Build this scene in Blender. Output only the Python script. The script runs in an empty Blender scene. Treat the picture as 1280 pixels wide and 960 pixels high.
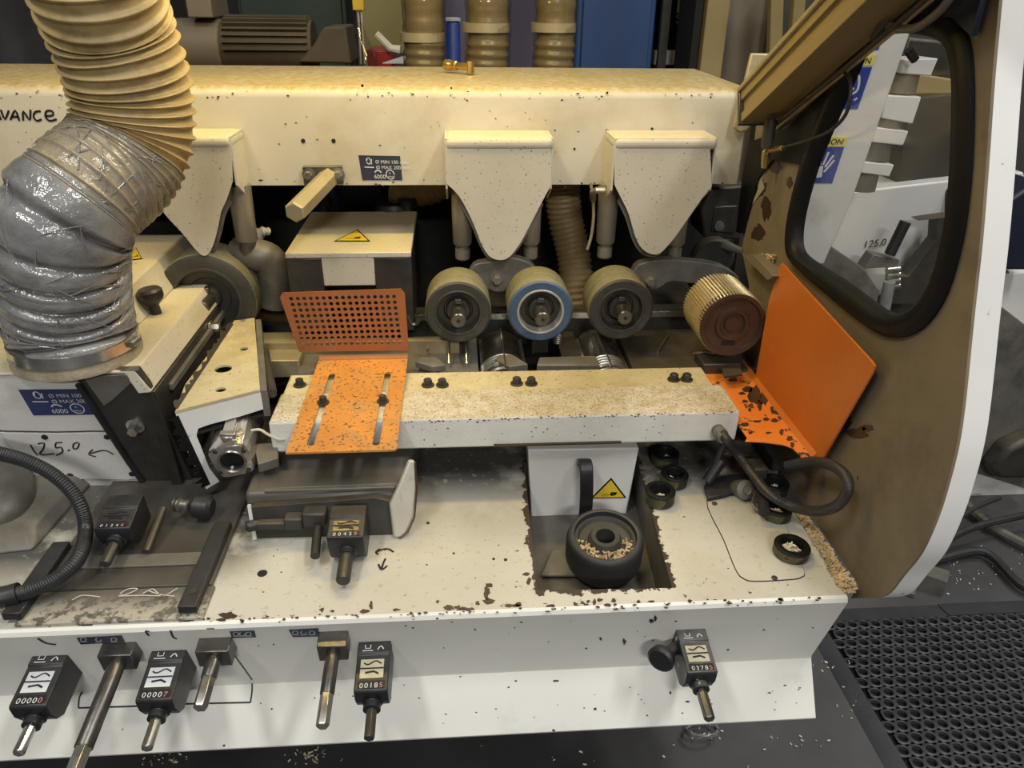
import bpy, bmesh, math, random
from mathutils import Vector, Matrix
from mathutils.geometry import tessellate_polygon
random.seed(7)
S = bpy.context.scene
C = S.collection
V = Vector
# ---------------------------------------------------------------- camera
F = 950.0
def _axes():
    dy = V((565-640, -12-480, F)).normalized()
    dx = V((15500-640, 200-480, F)); dx -= dx.dot(dy)*dy; dx.normalize()
    dz = dx.cross(dy)
    if dz.y > 0: dz = -dz
    return dx, dy, dz
DX, DY, DZ = _axes()                      # world axes seen from the camera (right, down, forward)
EYE = V((0, 0, 1.65))
cam_d = bpy.data.cameras.new('camera'); cam = bpy.data.objects.new('camera', cam_d); C.objects.link(cam)
cam_d.sensor_width = 36; cam_d.lens = F/1280*36; cam_d.clip_start = .05; cam_d.clip_end = 60
rt = V((DX[0], DY[0], DZ[0])); dn = V((DX[1], DY[1], DZ[1])); fw = V((DX[2], DY[2], DZ[2]))
cam.matrix_world = Matrix(((rt.x, -dn.x, -fw.x, EYE.x), (rt.y, -dn.y, -fw.y, EYE.y), (rt.z, -dn.z, -fw.z, EYE.z), (0, 0, 0, 1)))
S.camera = cam
# ---------------------------------------------------------------- view, world, lights
S.view_settings.view_transform = 'Standard'
try: S.view_settings.look = 'None'
except Exception: pass
S.view_settings.gamma = 1; S.view_settings.use_curve_mapping = False
S.view_settings.exposure = -0.78
w = bpy.data.worlds.new('hall'); S.world = w; w.use_nodes = True
w.node_tree.nodes['Background'].inputs[0].default_value = (.93, .96, 1, 1)
w.node_tree.nodes['Background'].inputs[1].default_value = .14
def area(name, loc, target, sx, sy, power, col):
    d = bpy.data.lights.new(name, 'AREA'); d.shape = 'RECTANGLE'; d.size = sx; d.size_y = sy; d.energy = power; d.color = col
    o = bpy.data.objects.new(name, d); C.objects.link(o); o.location = loc
    o.rotation_euler = (V(target)-V(loc)).to_track_quat('-Z', 'Y').to_euler(); return o
COOL = (1.0, .985, .94)
area('ceiling_or_added_lamp', (1.5, -.4, 4.2), (1.5, -.4, 0), .35, 1.3, 115, COOL)
area('ceiling_or_added_lamp', (-1.3, -.5, 4.2), (-1.3, -.5, 0), .35, 1.3, 95, COOL)
area('ceiling_or_added_lamp', (2.6, 1.8, 4.2), (2.6, 1.8, 0), .35, 1.3, 90, COOL)
area('ceiling_or_added_lamp', (-.2, 4.2, 4.2), (-.2, 4.2, 0), 1.3, .35, 20, COOL)
area('machine_lamp', (-.20, 1.49, 2.02), (-.20, 1.60, 0), 1.1, .08, 17, (1.0, .74, .24))
area('ceiling_or_added_lamp', (.3, -4.6, 4.2), (.3, -4.6, 0), 1.3, .5, 430, COOL)  # added lamp far behind the camera, brightens the floor under the skirt

# ---------------------------------------------------------------- pixel rays
def ray(x, y):
    v = V((x-640, y-480, F)); return V((v.dot(DX), v.dot(DY), v.dot(DZ)))
def pZ(x, y, z): r = ray(x, y); return EYE + r*((z-EYE.z)/r.z)
def pY(x, y, Y): r = ray(x, y); return EYE + r*(Y/r.y)
def pX(x, y, X): r = ray(x, y); return EYE + r*(X/r.x)
class Plane:
    def __init__(s, p, n): s.p = V(p); s.n = V(n).normalized()
    def at(s, x, y, off=0.0):
        r = ray(x, y); q = s.p + s.n*off
        return EYE + r*((q-EYE).dot(s.n)/r.dot(s.n))
# ---------------------------------------------------------------- materials
def _n(nt, t, **k):
    n = nt.nodes.new(t)
    for a, b in k.items(): setattr(n, a, b)
    return n
def _mix(nt, fac, a, b, mode='MIX'):
    m = _n(nt, 'ShaderNodeMixRGB', blend_type=mode)
    for s, v in ((0, fac), (1, a), (2, b)):
        if hasattr(v, 'is_linked') or hasattr(v, 'links'): nt.links.new(v, m.inputs[s])
        elif isinstance(v, (int, float)): m.inputs[s].default_value = v
        else: m.inputs[s].default_value = (*v, 1)
    return m.outputs[0]
def _noise(nt, vec, scale, detail=3, rough=.55, out=0, stretch=None):
    if stretch:
        mp = _n(nt, 'ShaderNodeMapping'); mp.inputs['Scale'].default_value = stretch; nt.links.new(vec, mp.inputs[0]); vec = mp.outputs[0]
    n = _n(nt, 'ShaderNodeTexNoise'); nt.links.new(vec, n.inputs['Vector'])
    n.inputs['Scale'].default_value = scale; n.inputs['Detail'].default_value = detail; n.inputs['Roughness'].default_value = rough
    return n.outputs[out]
def _range(nt, v, a, b, c=0, d=1):
    m = _n(nt, 'ShaderNodeMapRange'); nt.links.new(v, m.inputs[0])
    for i, q in enumerate((a, b, c, d)): m.inputs[i+1].default_value = q
    return m.outputs[0]
def _math(nt, op, a, b=None, clamp=False):
    m = _n(nt, 'ShaderNodeMath', operation=op); m.use_clamp = clamp
    for i, v in enumerate((a, b)):
        if v is None: continue
        if isinstance(v, (int, float)): m.inputs[i].default_value = v
        else: nt.links.new(v, m.inputs[i])
    return m.outputs[0]
MATS = {}
def mat(name, col, rough=.5, metal=0.0, var=.12, vs=9, dirt=None, dust=None, chips=None, speck=None, bump=None, grain=None, spec=.5, topspeck=None, alpha=None, extra=None):
    """dirt=(colour, scale, lo, hi)  dust=(colour, amount, scale) on upward faces  chips=(colour, scale, threshold)  speck the same, fine"""
    m = bpy.data.materials.new(name); m.use_nodes = True; nt = m.node_tree; b = nt.nodes['Principled BSDF']
    tc = _n(nt, 'ShaderNodeTexCoord').outputs['Object']
    geo = _n(nt, 'ShaderNodeNewGeometry')
    lo = tuple(c*(1-var) for c in col); hi = tuple(min(1, c*(1+var)) for c in col)
    c = _mix(nt, _range(nt, _noise(nt, tc, vs, 4), .3, .7), lo, hi)
    if grain: c = _mix(nt, _range(nt, _noise(nt, tc, grain[1], 3, .6, stretch=grain[2]), .35, .7), c, grain[0])
    if dirt: c = _mix(nt, _range(nt, _noise(nt, tc, dirt[1], 5, .65), dirt[2], dirt[3]), c, dirt[0])
    if dust:
        sz = _n(nt, 'ShaderNodeSeparateXYZ'); nt.links.new(geo.outputs['Normal'], sz.inputs[0])
        up = _range(nt, sz.outputs[2], .35, .85)
        f = _math(nt, 'MULTIPLY', up, _range(nt, _noise(nt, tc, dust[2], 5, .7), .35, .65, dust[1]*.35, dust[1]))
        c = _mix(nt, f, c, dust[0])
    if speck: c = _mix(nt, _range(nt, _noise(nt, tc, speck[1], 2, .5), speck[2], speck[2]+.03), c, speck[0])
    if topspeck:
        sz = _n(nt, 'ShaderNodeSeparateXYZ'); nt.links.new(geo.outputs['Normal'], sz.inputs[0])
        f = _math(nt, 'MULTIPLY', _range(nt, sz.outputs[2], .5, .9), _range(nt, _noise(nt, tc, topspeck[1], 3, .6), topspeck[2], topspeck[2]+.12))
        c = _mix(nt, f, c, topspeck[0])
    if chips: c = _mix(nt, _range(nt, _noise(nt, tc, chips[1], 4, .6), chips[2], chips[2]+.012), c, chips[0])
    if extra: c = extra(nt, tc, geo, c)
    nt.links.new(c, b.inputs['Base Color'])
    b.inputs['Metallic'].default_value = metal
    b.inputs['Specular IOR Level'].default_value = spec
    r = _range(nt, _noise(nt, tc, vs*1.7, 3), .3, .7, max(0, rough-.08), min(1, rough+.08)); nt.links.new(r, b.inputs['Roughness'])
    if bump:
        bp = _n(nt, 'ShaderNodeBump'); bp.inputs['Strength'].default_value = bump[0]; bp.inputs['Distance'].default_value = bump[2] if len(bump) > 2 else .002
        nt.links.new(_noise(nt, tc, bump[1], 4, .6), bp.inputs['Height']); nt.links.new(bp.outputs[0], b.inputs['Normal'])
    if alpha is not None: b.inputs['Alpha'].default_value = alpha
    MATS[name] = m; return m
CREAM = (.70, .665, .57); RUST = (.045, .028, .018)
SAW = (.34, .24, .05)
mat('cream_paint', CREAM, .42, var=.06, vs=4, dirt=((.42, .37, .27), 3.5, .56, .78), speck=((.12, .09, .06), 90, .76), chips=(RUST, 14, .77), bump=(.08, 60))
mat('beam_paint', (.53, .495, .41), .45, var=.06, vs=3, dirt=((.40, .33, .20), 3, .55, .8), dust=(SAW, 1.0, 60), speck=((.10, .07, .04), 70, .765), bump=(.12, 90))
mat('shield_paint', (.555, .51, .41), .5, var=.07, vs=6, dust=((.56, .46, .22), .7, 60), speck=((.20, .15, .09), 190, .68), chips=((.10, .06, .035), 40, .765), bump=(.15, 120))
mat('dusty_paint', (.68, .66, .61), .7, var=.08, vs=12, dust=((.42, .335, .175), .95, 45), topspeck=((.22, .155, .075), 250, .54), speck=((.2, .16, .1), 130, .74), bump=(.5, 170))
mat('dusty_strip', (.62, .55, .36), .6, var=.1, vs=9, topspeck=((.24, .16, .07), 120, .60), dust=((.46, .375, .20), .9, 14), dirt=((.22, .15, .07), 7, .55, .8), bump=(.2, 90))
mat('white_paint', (.70, .69, .66), .38, var=.05, vs=4, dirt=((.40, .38, .33), 5, .6, .85), bump=(.05, 50))
mat('white_edge', (.80, .79, .76), .4, var=.04, vs=5, speck=((.3, .27, .22), 60, .74))
mat('brown_panel', (.205, .165, .108), .5, var=.25, vs=3.2, dirt=((.10, .075, .048), 6, .5, .8), speck=((.05, .03, .02), 30, .74), bump=(.1, 40))
mat('cast_dark', (.045, .042, .036), .5, .25, var=.3, vs=14, dust=((.16, .125, .07), .55, 18), bump=(.3, 60))
mat('cast_grey', (.17, .16, .14), .5, .2, var=.2, vs=8, dirt=((.06, .055, .045), 9, .45, .75), dust=((.22, .18, .12), .3, 20), bump=(.25, 50))
mat('grimy_grey', (.135, .125, .105), .42, .1, var=.15, vs=6, dirt=((.05, .045, .037), 6, .46, .72), bump=(.08, 40))
mat('dark_steel', (.06, .056, .05), .42, .45, var=.25, vs=10, dirt=((.02, .018, .016), 9, .5, .8), dust=((.14, .115, .075), .45, 30), bump=(.15, 70))
mat('steel', (.40, .38, .34), .32, .9, var=.2, vs=20, dirt=((.12, .10, .07), 14, .55, .85), bump=(.1, 80))
mat('bright_steel', (.62, .60, .56), .22, .95, var=.12, vs=20, bump=(.05, 80))
mat('worn_steel', (.175, .165, .15), .36, .85, var=.3, vs=16, dirt=((.07, .05, .035), 14, .5, .8), bump=(.15, 80))
mat('tan_steel', (.44, .37, .22), .42, .35, var=.15, vs=8, dirt=((.2, .15, .08), 9, .55, .85), bump=(.1, 60))
mat('knurl_steel', (.50, .40, .22), .34, .75, var=.2, vs=18, dirt=((.16, .11, .05), 18, .5, .85))
mat('resin_disc', (.085, .055, .038), .36, .4, var=.25, vs=10, bump=(.15, 40))
mat('black_plastic', (.016, .016, .018), .42, var=.2, vs=14, dust=((.13, .12, .105), .22, 40), bump=(.15, 120))
mat('dusty_plastic', (.018, .018, .02), .45, var=.2, vs=14, speck=((.55, .5, .42), 60, .68), dust=((.30, .28, .24), .4, 40), bump=(.2, 120))
mat('black_rubber', (.022, .022, .023), .6, var=.25, vs=10, dust=((.10, .095, .085), .35, 30), bump=(.25, 70))
mat('gasket_rubber', (.007, .007, .007), .5, spec=.2, var=.2, vs=8, bump=(.15, 50))
mat('olive_rubber', (.19, .175, .095), .75, var=.22, vs=22, dirt=((.08, .072, .045), 20, .5, .8), dust=((.27, .225, .11), .5, 40), bump=(1.0, 90), grain=((.11, .10, .06), 40, (1, 9, 1)))
mat('dark_tyre', (.042, .040, .033), .6, var=.3, vs=14, dirt=((.10, .09, .06), 9, .55, .8), bump=(.3, 50))
mat('blue_tyre', (.055, .095, .17), .5, var=.15, vs=9, dirt=((.09, .10, .10), 12, .55, .85), bump=(.15, 60))
mat('dull_alloy', (.29, .26, .20), .4, .4, var=.15, vs=10, dirt=((.14, .12, .085), 10, .5, .8), bump=(.15, 60))
mat('pale_rim', (.44, .42, .38), .45, .3, var=.12, vs=12)
mat('orange_paint', (.56, .150, .018), .42, var=.10, vs=4, dirt=((.50, .13, .02), 5, .5, .8), chips=((.10, .03, .012), 40, .725), bump=(.08, 60))
mat('orange_chipped', (.78, .22, .03), .45, var=.10, vs=6, dirt=((.55, .26, .08), 9, .55, .8), chips=((.075, .05, .038), 34, .61), bump=(.2, 90))
mat('orange_worn', (.58, .235, .045), .5, var=.16, vs=9, dirt=((.36, .22, .085), 14, .48, .75), speck=((.16, .09, .04), 150, .60), bump=(.3, 130))
mat('orange_perf', (.29, .095, .027), .5, var=.14, vs=8, dirt=((.28, .10, .04), 12, .5, .8), bump=(.15, 90))
mat('tan_hose', (.47, .345, .155), .45, var=.14, vs=9, dirt=((.24, .165, .07), 16, .48, .72), bump=(.2, 40))
mat('brown_hose', (.30, .21, .09), .5, var=.2, vs=9, bump=(.2, 50))
mat('murky_hose', (.20, .155, .075), .3, var=.15, vs=8, dirt=((.16, .12, .06), 8, .5, .8), bump=(.3, 30))
mat('film', (.27, .268, .265), .2, .15, var=.35, vs=7, dirt=((.16, .155, .15), 18, .45, .75), bump=(.7, 34, .006))
mat('film_tan', (.36, .31, .22), .25, .1, var=.3, vs=6, dirt=((.22, .18, .12), 14, .45, .8), bump=(.7, 40, .006))
mat('brass', (.60, .42, .14), .32, .9, var=.15, vs=20)
mat('label_blue', (.022, .035, .13), .45, var=.1, vs=10, chips=((.5, .5, .48), 30, .78))
mat('label_navy', (.03, .034, .06), .45, var=.1, vs=10)
mat('sign_blue', (.03, .06, .30), .4, var=.06, vs=10)
mat('label_yellow', (.72, .50, .04), .45, var=.08, vs=14)
mat('sign_yellow', (.75, .66, .18), .45, var=.05, vs=14)
mat('print_white', (.62, .63, .64), .5, var=.08, vs=30)
mat('print_cream', (.55, .50, .34), .5, var=.15, vs=50, chips=((.25, .22, .15), 60, .66))
mat('print_red', (.55, .22, .20), .5, var=.1, vs=30)
mat('ink', (.012, .011, .012), .5, var=.1, vs=20)
mat('scratch', (.60, .58, .52), .7, var=.1, vs=40)
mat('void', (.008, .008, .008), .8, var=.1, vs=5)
mat('wood_chip', (.47, .345, .185), .8, var=.4, vs=40)
mat('pale_chip', (.72, .64, .48), .8, var=.15, vs=40)
mat('floor_rubber', (.080, .079, .081), .42, var=.35, vs=2.2, dirt=((.085, .083, .08), 6, .5, .8), speck=((.5, .48, .43), 65, .805), bump=(.2, 30))
mat('mat_rubber', (.050, .051, .056), .5, var=.2, vs=7, dirt=((.07, .07, .072), 11, .5, .8), bump=(.3, 90))
mat('conduit', (.022, .023, .027), .42, var=.15, vs=10, dust=((.10, .10, .095), .3, 30))
mat('conduit_warm', (.035, .032, .031), .45, var=.15, vs=10)
mat('pale_cord', (.62, .58, .46), .5, var=.08, vs=20)
mat('cabinet_blue', (.035, .085, .23), .5, var=.08, vs=3, bump=(.05, 20))
mat('cabinet_green', (.035, .055, .042), .5, var=.15, vs=3)
mat('cabinet_olive', (.24, .20, .07), .5, var=.12, vs=3)
mat('dusty_brown', (.060, .046, .028), .7, var=.25, vs=6, dust=((.11, .085, .04), .6, 12))
mat('ochre_plate', (.28, .21, .09), .6, var=.12, vs=4)
mat('taupe_panel', (.17, .14, .10), .6, var=.12, vs=2)
mat('wall_dark', (.055, .05, .045), .8, var=.25, vs=1.5)
mat('wall_lilac', (.22, .19, .26), .7, var=.15, vs=2)
mat('dark_cloth', (.03, .029, .032), .85, var=.4, vs=6, bump=(.4, 20))
mat('red_plastic', (.30, .015, .015), .4, var=.1, vs=6)
mat('navy', (.012, .016, .035), .5, var=.2, vs=5)
mat('black_gloss', (.01, .01, .011), .12, var=.2, vs=5)
def glass(name, tint, gloss):
    m = bpy.data.materials.new(name); m.use_nodes = True; nt = m.node_tree; nt.nodes.clear()
    o = _n(nt, 'ShaderNodeOutputMaterial'); mx = _n(nt, 'ShaderNodeMixShader'); t = _n(nt, 'ShaderNodeBsdfTransparent'); g = _n(nt, 'ShaderNodeBsdfGlossy')
    t.inputs[0].default_value = (*tint, 1); g.inputs['Roughness'].default_value = .06
    tc = _n(nt, 'ShaderNodeTexCoord').outputs['Object']
    lw = _n(nt, 'ShaderNodeLayerWeight'); lw.inputs[0].default_value = .5
    f = _math(nt, 'MULTIPLY', _math(nt, 'ADD', _math(nt, 'MULTIPLY', _math(nt, 'POWER', lw.outputs[1], 4.0), .7), .04), gloss)
    nt.links.new(f, mx.inputs[0]); nt.links.new(t.outputs[0], mx.inputs[1]); nt.links.new(g.outputs[0], mx.inputs[2])
    d = _n(nt, 'ShaderNodeBsdfDiffuse'); d.inputs[0].default_value = (.42, .40, .37, 1)
    m2 = _n(nt, 'ShaderNodeMixShader'); nt.links.new(_range(nt, _noise(nt, tc, 9, 5, .7), .35, .85, .0, .035), m2.inputs[0])
    nt.links.new(mx.outputs[0], m2.inputs[1]); nt.links.new(d.outputs[0], m2.inputs[2]); nt.links.new(m2.outputs[0], o.inputs[0])
    MATS[name] = m
glass('window_glass', (.97, .97, .97), .6)
glass('clear_film', (.93, .91, .86), 1.6)
# the bed: paint worn through along its front edge and round the pit
PIT = [(.116, .922), (.333, .915), (.358, 1.30), (.126, 1.30)]
def bed_wear(nt, tc, geo, c):
    sp = _n(nt, 'ShaderNodeSeparateXYZ'); nt.links.new(geo.outputs['Position'], sp.inputs[0]); X, Y, Z = sp.outputs
    big = _noise(nt, geo.outputs['Position'], 42, 5, .62)
    fine = _noise(nt, geo.outputs['Position'], 75, 4, .6)
    # distance to the pit rectangle
    xr = _math(nt, 'ADD', _math(nt, 'MULTIPLY', _math(nt, 'SUBTRACT', Y, .915), .0649), .333)
    xl = _math(nt, 'ADD', _math(nt, 'MULTIPLY', _math(nt, 'SUBTRACT', Y, .922), .0265), .116)
    ax = _math(nt, 'MAXIMUM', _math(nt, 'SUBTRACT', X, xr), _math(nt, 'SUBTRACT', xl, X))
    ay = _math(nt, 'SUBTRACT', _math(nt, 'ABSOLUTE', _math(nt, 'SUBTRACT', Y, 1.11)), .192)
    d = _math(nt, 'MAXIMUM', ax, ay)
    rim = _math(nt, 'GREATER_THAN', _math(nt, 'ADD', _math(nt, 'MULTIPLY', _math(nt, 'SUBTRACT', big, .5), .055), .006), d)
    # front edge chips
    e = _range(nt, Y, .878, .935, .585, .80)
    edge = _math(nt, 'GREATER_THAN', big, e)
    spots = _math(nt, 'GREATER_THAN', fine, .765)
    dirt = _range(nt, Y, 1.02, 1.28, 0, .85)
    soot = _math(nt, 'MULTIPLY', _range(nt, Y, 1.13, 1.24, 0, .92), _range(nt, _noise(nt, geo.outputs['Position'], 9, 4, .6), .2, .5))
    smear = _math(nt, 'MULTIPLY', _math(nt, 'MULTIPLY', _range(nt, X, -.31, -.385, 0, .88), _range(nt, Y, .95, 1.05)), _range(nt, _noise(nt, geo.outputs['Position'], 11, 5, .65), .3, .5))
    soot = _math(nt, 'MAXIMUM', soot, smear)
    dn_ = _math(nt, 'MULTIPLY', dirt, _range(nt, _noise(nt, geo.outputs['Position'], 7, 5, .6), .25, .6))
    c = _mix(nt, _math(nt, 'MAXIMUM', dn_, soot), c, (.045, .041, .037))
    lines = _range(nt, _noise(nt, geo.outputs['Position'], 70, 3, .6), .60, .66, 0, .55)
    c = _mix(nt, lines, c, (.40, .34, .24))
    f = _math(nt, 'MAXIMUM', _math(nt, 'MAXIMUM', rim, edge), spots)
    return _mix(nt, f, c, (.05, .032, .022))
mat('bed_paint', (.56, .54, .47), .45, var=.07, vs=5, dirt=((.50, .43, .30), 5, .5, .8), bump=(.12, 70), extra=bed_wear)
mat('front_paint', (.76, .75, .69), .40, var=.05, vs=3, dirt=((.48, .46, .40), 4, .6, .85), chips=((.05, .04, .035), 22, .765), speck=((.15, .13, .11), 60, .77), bump=(.06, 50))
def wipe(nt, tc, geo, c):
    return _mix(nt, _range(nt, _noise(nt, geo.outputs['Position'], 5, 5, .7), .47, .53), c, (.44, .41, .34))
mat('slide_grime', (.075, .068, .058), .42, .15, var=.25, vs=6, dirt=((.14, .125, .10), 5, .5, .75), bump=(.15, 50))
def chipped_front(nt, tc, geo, c):
    sp = _n(nt, 'ShaderNodeSeparateXYZ'); nt.links.new(geo.outputs['Position'], sp.inputs[0])
    f = _math(nt, 'MULTIPLY', _range(nt, sp.outputs[1], .945, .90), _range(nt, _noise(nt, geo.outputs['Position'], 60, 5, .7), .44, .52))
    return _mix(nt, f, c, (.48, .44, .36))
mat('slide_front', (.13, .12, .10), .45, .1, var=.2, vs=6, bump=(.15, 50), extra=chipped_front)
# ---------------------------------------------------------------- mesh helpers
ORG = {}
class MB:
    def __init__(s): s.v = []; s.f = []
    def add(s, vs, fs):
        n = len(s.v); s.v += [V(p) for p in vs]; s.f += [[i+n for i in f] for f in fs]; return s
    def hexa(s, p):
        return s.add(p, [(3, 2, 1, 0), (4, 5, 6, 7), (0, 1, 5, 4), (1, 2, 6, 5), (2, 3, 7, 6), (3, 0, 4, 7)])
    def box(s, x0, x1, y0, y1, z0, z1):
        return s.hexa([(x0, y0, z0), (x1, y0, z0), (x1, y1, z0), (x0, y1, z0), (x0, y0, z1), (x1, y0, z1), (x1, y1, z1), (x0, y1, z1)])
    def obox(s, c, u, v_, w_):           # centre and three half-axis vectors
        c, u, v_, w_ = V(c), V(u), V(v_), V(w_)
        return s.hexa([c-u-v_-w_, c+u-v_-w_, c+u+v_-w_, c-u+v_-w_, c-u-v_+w_, c+u-v_+w_, c+u+v_+w_, c-u+v_+w_])
    def prism(s, pts, vec):
        pts = [V(p) for p in pts]; vec = V(vec); n = len(pts)
        return s.add(pts+[p+vec for p in pts], [list(range(n))[::-1], list(range(n, 2*n))]+[(i, (i+1) % n, n+(i+1) % n, n+i) for i in range(n)])
    def rings(s, rings, closed=False, caps=True):
        n = len(rings[0]); base = len(s.v); s.v += [V(p) for r in rings for p in r]; m = len(rings)
        for k in range(m if closed else m-1):
            a = base+k*n; b = base+((k+1) % m)*n
            for i in range(n): s.f.append([a+i, a+(i+1) % n, b+(i+1) % n, b+i])
        if caps and not closed:
            s.f.append([base+i for i in range(n)][::-1]); s.f.append([base+(m-1)*n+i for i in range(n)])
        return s
    def lathe(s, p0, axis, prof, n=28, closed=False, phase=0.0):
        a = V(axis).normalized(); u = a.orthogonal().normalized()
        if abs(a.z) < .95: u = V((0, 0, 1)).cross(a).normalized()
        w_ = a.cross(u)
        return s.rings([[V(p0)+a*t+(u*math.cos(phase+2*math.pi*i/n)+w_*math.sin(phase+2*math.pi*i/n))*r for i in range(n)] for t, r in prof], closed)
    def cyl(s, p0, p1, r, r1=None, n=20, phase=0.0):
        d = V(p1)-V(p0); return s.lathe(p0, d, [(0, r), (d.length, r if r1 is None else r1)], n, phase=phase)
    def tube(s, path, r, n=10, closed=False):
        pts = [V(p) for p in path]; m = len(pts); rr = r if callable(r) else (lambda i: r)
        t0 = (pts[1]-pts[0]).normalized(); u = t0.orthogonal().normalized(); rs = []
        for i in range(m):
            if closed: t = (pts[(i+1) % m]-pts[i-1]).normalized()
            else: t = (pts[min(i+1, m-1)]-pts[max(i-1, 0)]).normalized()
            u = (u-t*u.dot(t)).normalized(); w_ = t.cross(u)
            rs.append([pts[i]+(u*math.cos(2*math.pi*k/n)+w_*math.sin(2*math.pi*k/n))*rr(i) for k in range(n)])
        return s.rings(rs, closed)
    def plate(s, outer, holes, vec):     # outer, holes: coplanar 3D loops; extruded by vec
        loops = [[V(p) for p in l] for l in [outer]+holes]; vec = V(vec)
        nrm = vec.normalized(); u = nrm.orthogonal().normalized(); w_ = nrm.cross(u)
        flat = [[V((p.dot(u), p.dot(w_), 0)) for p in l] for l in loops]
        tris = tessellate_polygon(flat); allp = [p for l in loops for p in l]; N = len(allp)
        fs = [list(t) for t in tris]+[[i+N for i in t][::-1] for t in tris]; o = 0
        for l in loops:
            n = len(l)
            for i in range(n): fs.append([o+i, o+(i+1) % n, N+o+(i+1) % n, N+o+i])
            o += n
        return s.add(allp+[p+vec for p in allp], fs)
    def ribbon(s, pts, nrm, wd):
        pts = [V(p) for p in pts]; nrm = V(nrm).normalized(); L = []
        for i, p in enumerate(pts):
            t = (pts[min(i+1, len(pts)-1)]-pts[max(i-1, 0)]).normalized(); q = t.cross(nrm).normalized()*wd*.5
            L.append((p-q, p+q))
        n = len(s.v)
        for a, b in L: s.v += [a, b]
        for i in range(len(L)-1): s.f.append([n+2*i, n+2*i+1, n+2*i+3, n+2*i+2])
        return s
    def build(s, name, m, parent=None, bevel=0, seg=2, smooth=38, origin=None):
        me = bpy.data.meshes.new(name)
        if parent is not None: org = ORG[parent]
        elif origin is not None: org = V(origin)
        else:
            xs = [p.x for p in s.v]; ys = [p.y for p in s.v]; zs = [p.z for p in s.v]
            org = V(((min(xs)+max(xs))/2, (min(ys)+max(ys))/2, min(zs)))
        me.from_pydata([p-org for p in s.v], [], s.f); me.update()
        bm = bmesh.new(); bm.from_mesh(me); bmesh.ops.recalc_face_normals(bm, faces=bm.faces); bm.to_mesh(me); bm.free()
        if smooth:
            for p in me.polygons: p.use_smooth = True
            me.set_sharp_from_angle(angle=math.radians(smooth))
        me.materials.append(MATS[m])
        o = bpy.data.objects.new(name, me); C.objects.link(o)
        if parent is None: o.location = org
        else: o.parent = parent
        ORG[o] = org
        if bevel:
            b = o.modifiers.new('edge', 'BEVEL'); b.width = bevel; b.segments = seg; b.limit_method = 'ANGLE'; b.angle_limit = math.radians(35)
        return o
def tag(o, label=None, cat=None, group=None, kind=None):
    for k, v in (('label', label), ('category', cat), ('group', group), ('kind', kind)):
        if v: o[k] = v
    return o
def thing(name, loc, label, cat, group=None):
    o = bpy.data.objects.new(name, None); C.objects.link(o); o.location = V(loc); o.empty_display_size = .02; ORG[o] = V(loc)
    return tag(o, label, cat, group)
def dup(root, delta, label=None, swap=None):
    r = root.copy(); C.objects.link(r); r.location = root.location+V(delta); ORG[r] = ORG[root]+V(delta)
    if label: r['label'] = label
    for ch in root.children:
        c = ch.copy(); C.objects.link(c); c.parent = r
        if swap and ch.name.split('.')[0] in swap:
            c.data = c.data.copy(); c.data.materials[0] = MATS[swap[ch.name.split('.')[0]]]
        for g in ch.children:
            d = g.copy(); C.objects.link(d); d.parent = c
    return r
def catmull(pts, k=6, closed=False):
    P = [V(p) for p in pts]; n = len(P); out = []
    for i in range(n if closed else n-1):
        a, b, c, d = (P[(i-1) % n], P[i], P[(i+1) % n], P[(i+2) % n]) if closed else (P[max(i-1, 0)], P[i], P[i+1], P[min(i+2, n-1)])
        for j in range(k):
            t = j/k; out.append(.5*((2*b)+(c-a)*t+(2*a-5*b+4*c-d)*t*t+(3*b-a-3*c+d)*t**3))
    if not closed: out.append(P[-1])
    return out
def text_mesh(body, size, o, u, v_, parent, name, m, off=.0008):
    """flat lettering: origin o (lower left), u reading direction, v_ up"""
    cu = bpy.data.curves.new(name, 'FONT'); cu.body = body; cu.size = size
    t = bpy.data.objects.new(name, cu); C.objects.link(t); bpy.context.view_layer.update()
    me = bpy.data.meshes.new_from_object(t.evaluated_get(bpy.context.evaluated_depsgraph_get()))
    bpy.data.objects.remove(t)
    u = V(u).normalized(); v_ = V(v_).normalized(); n = u.cross(v_); mb = MB()
    mb.v = [V(o)+u*q.co.x+v_*q.co.y+n*off for q in me.vertices]; mb.f = [list(p.vertices) for p in me.polygons]
    return mb.build(name, m, parent, smooth=0)
def hexbolt(mb, p, axis, r, h, washer=True):
    a = V(axis).normalized()
    if washer: mb.lathe(p, a, [(0, r*1.45), (h*.25, r*1.45)], 16)
    mb.lathe(V(p)+a*(h*.25 if washer else 0), a, [(0, r), (h*.8, r), (h, r*.82)], 6)
# ================================================================ the setting
tag(MB().box(-4, 5, -2.5, 6.2, -.05, 0).build('floor', 'floor_rubber', smooth=0), 'dark grey rubber floor scattered with pale chips', kind='structure')
tag(MB().box(-4, 5, 6.2, 6.3, 0, 4.6).build('wall_back', 'wall_dark', smooth=0), 'dim brown back wall of the hall', kind='structure')
tag(MB().box(-4.1, -4, -2.5, 6.2, 0, 4.6).build('wall_left', 'wall_dark', smooth=0), 'dim side wall of the hall', kind='structure')
tag(MB().box(5, 5.1, -2.5, 6.2, 0, 4.6).build('wall_right', 'wall_dark', smooth=0), 'dim side wall of the hall', kind='structure')
UP = V((0, 0, 1)); FR = V((0, -1, 0)); RX = V((1, 0, 0))
ZB = .80; ZT = .945
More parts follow.
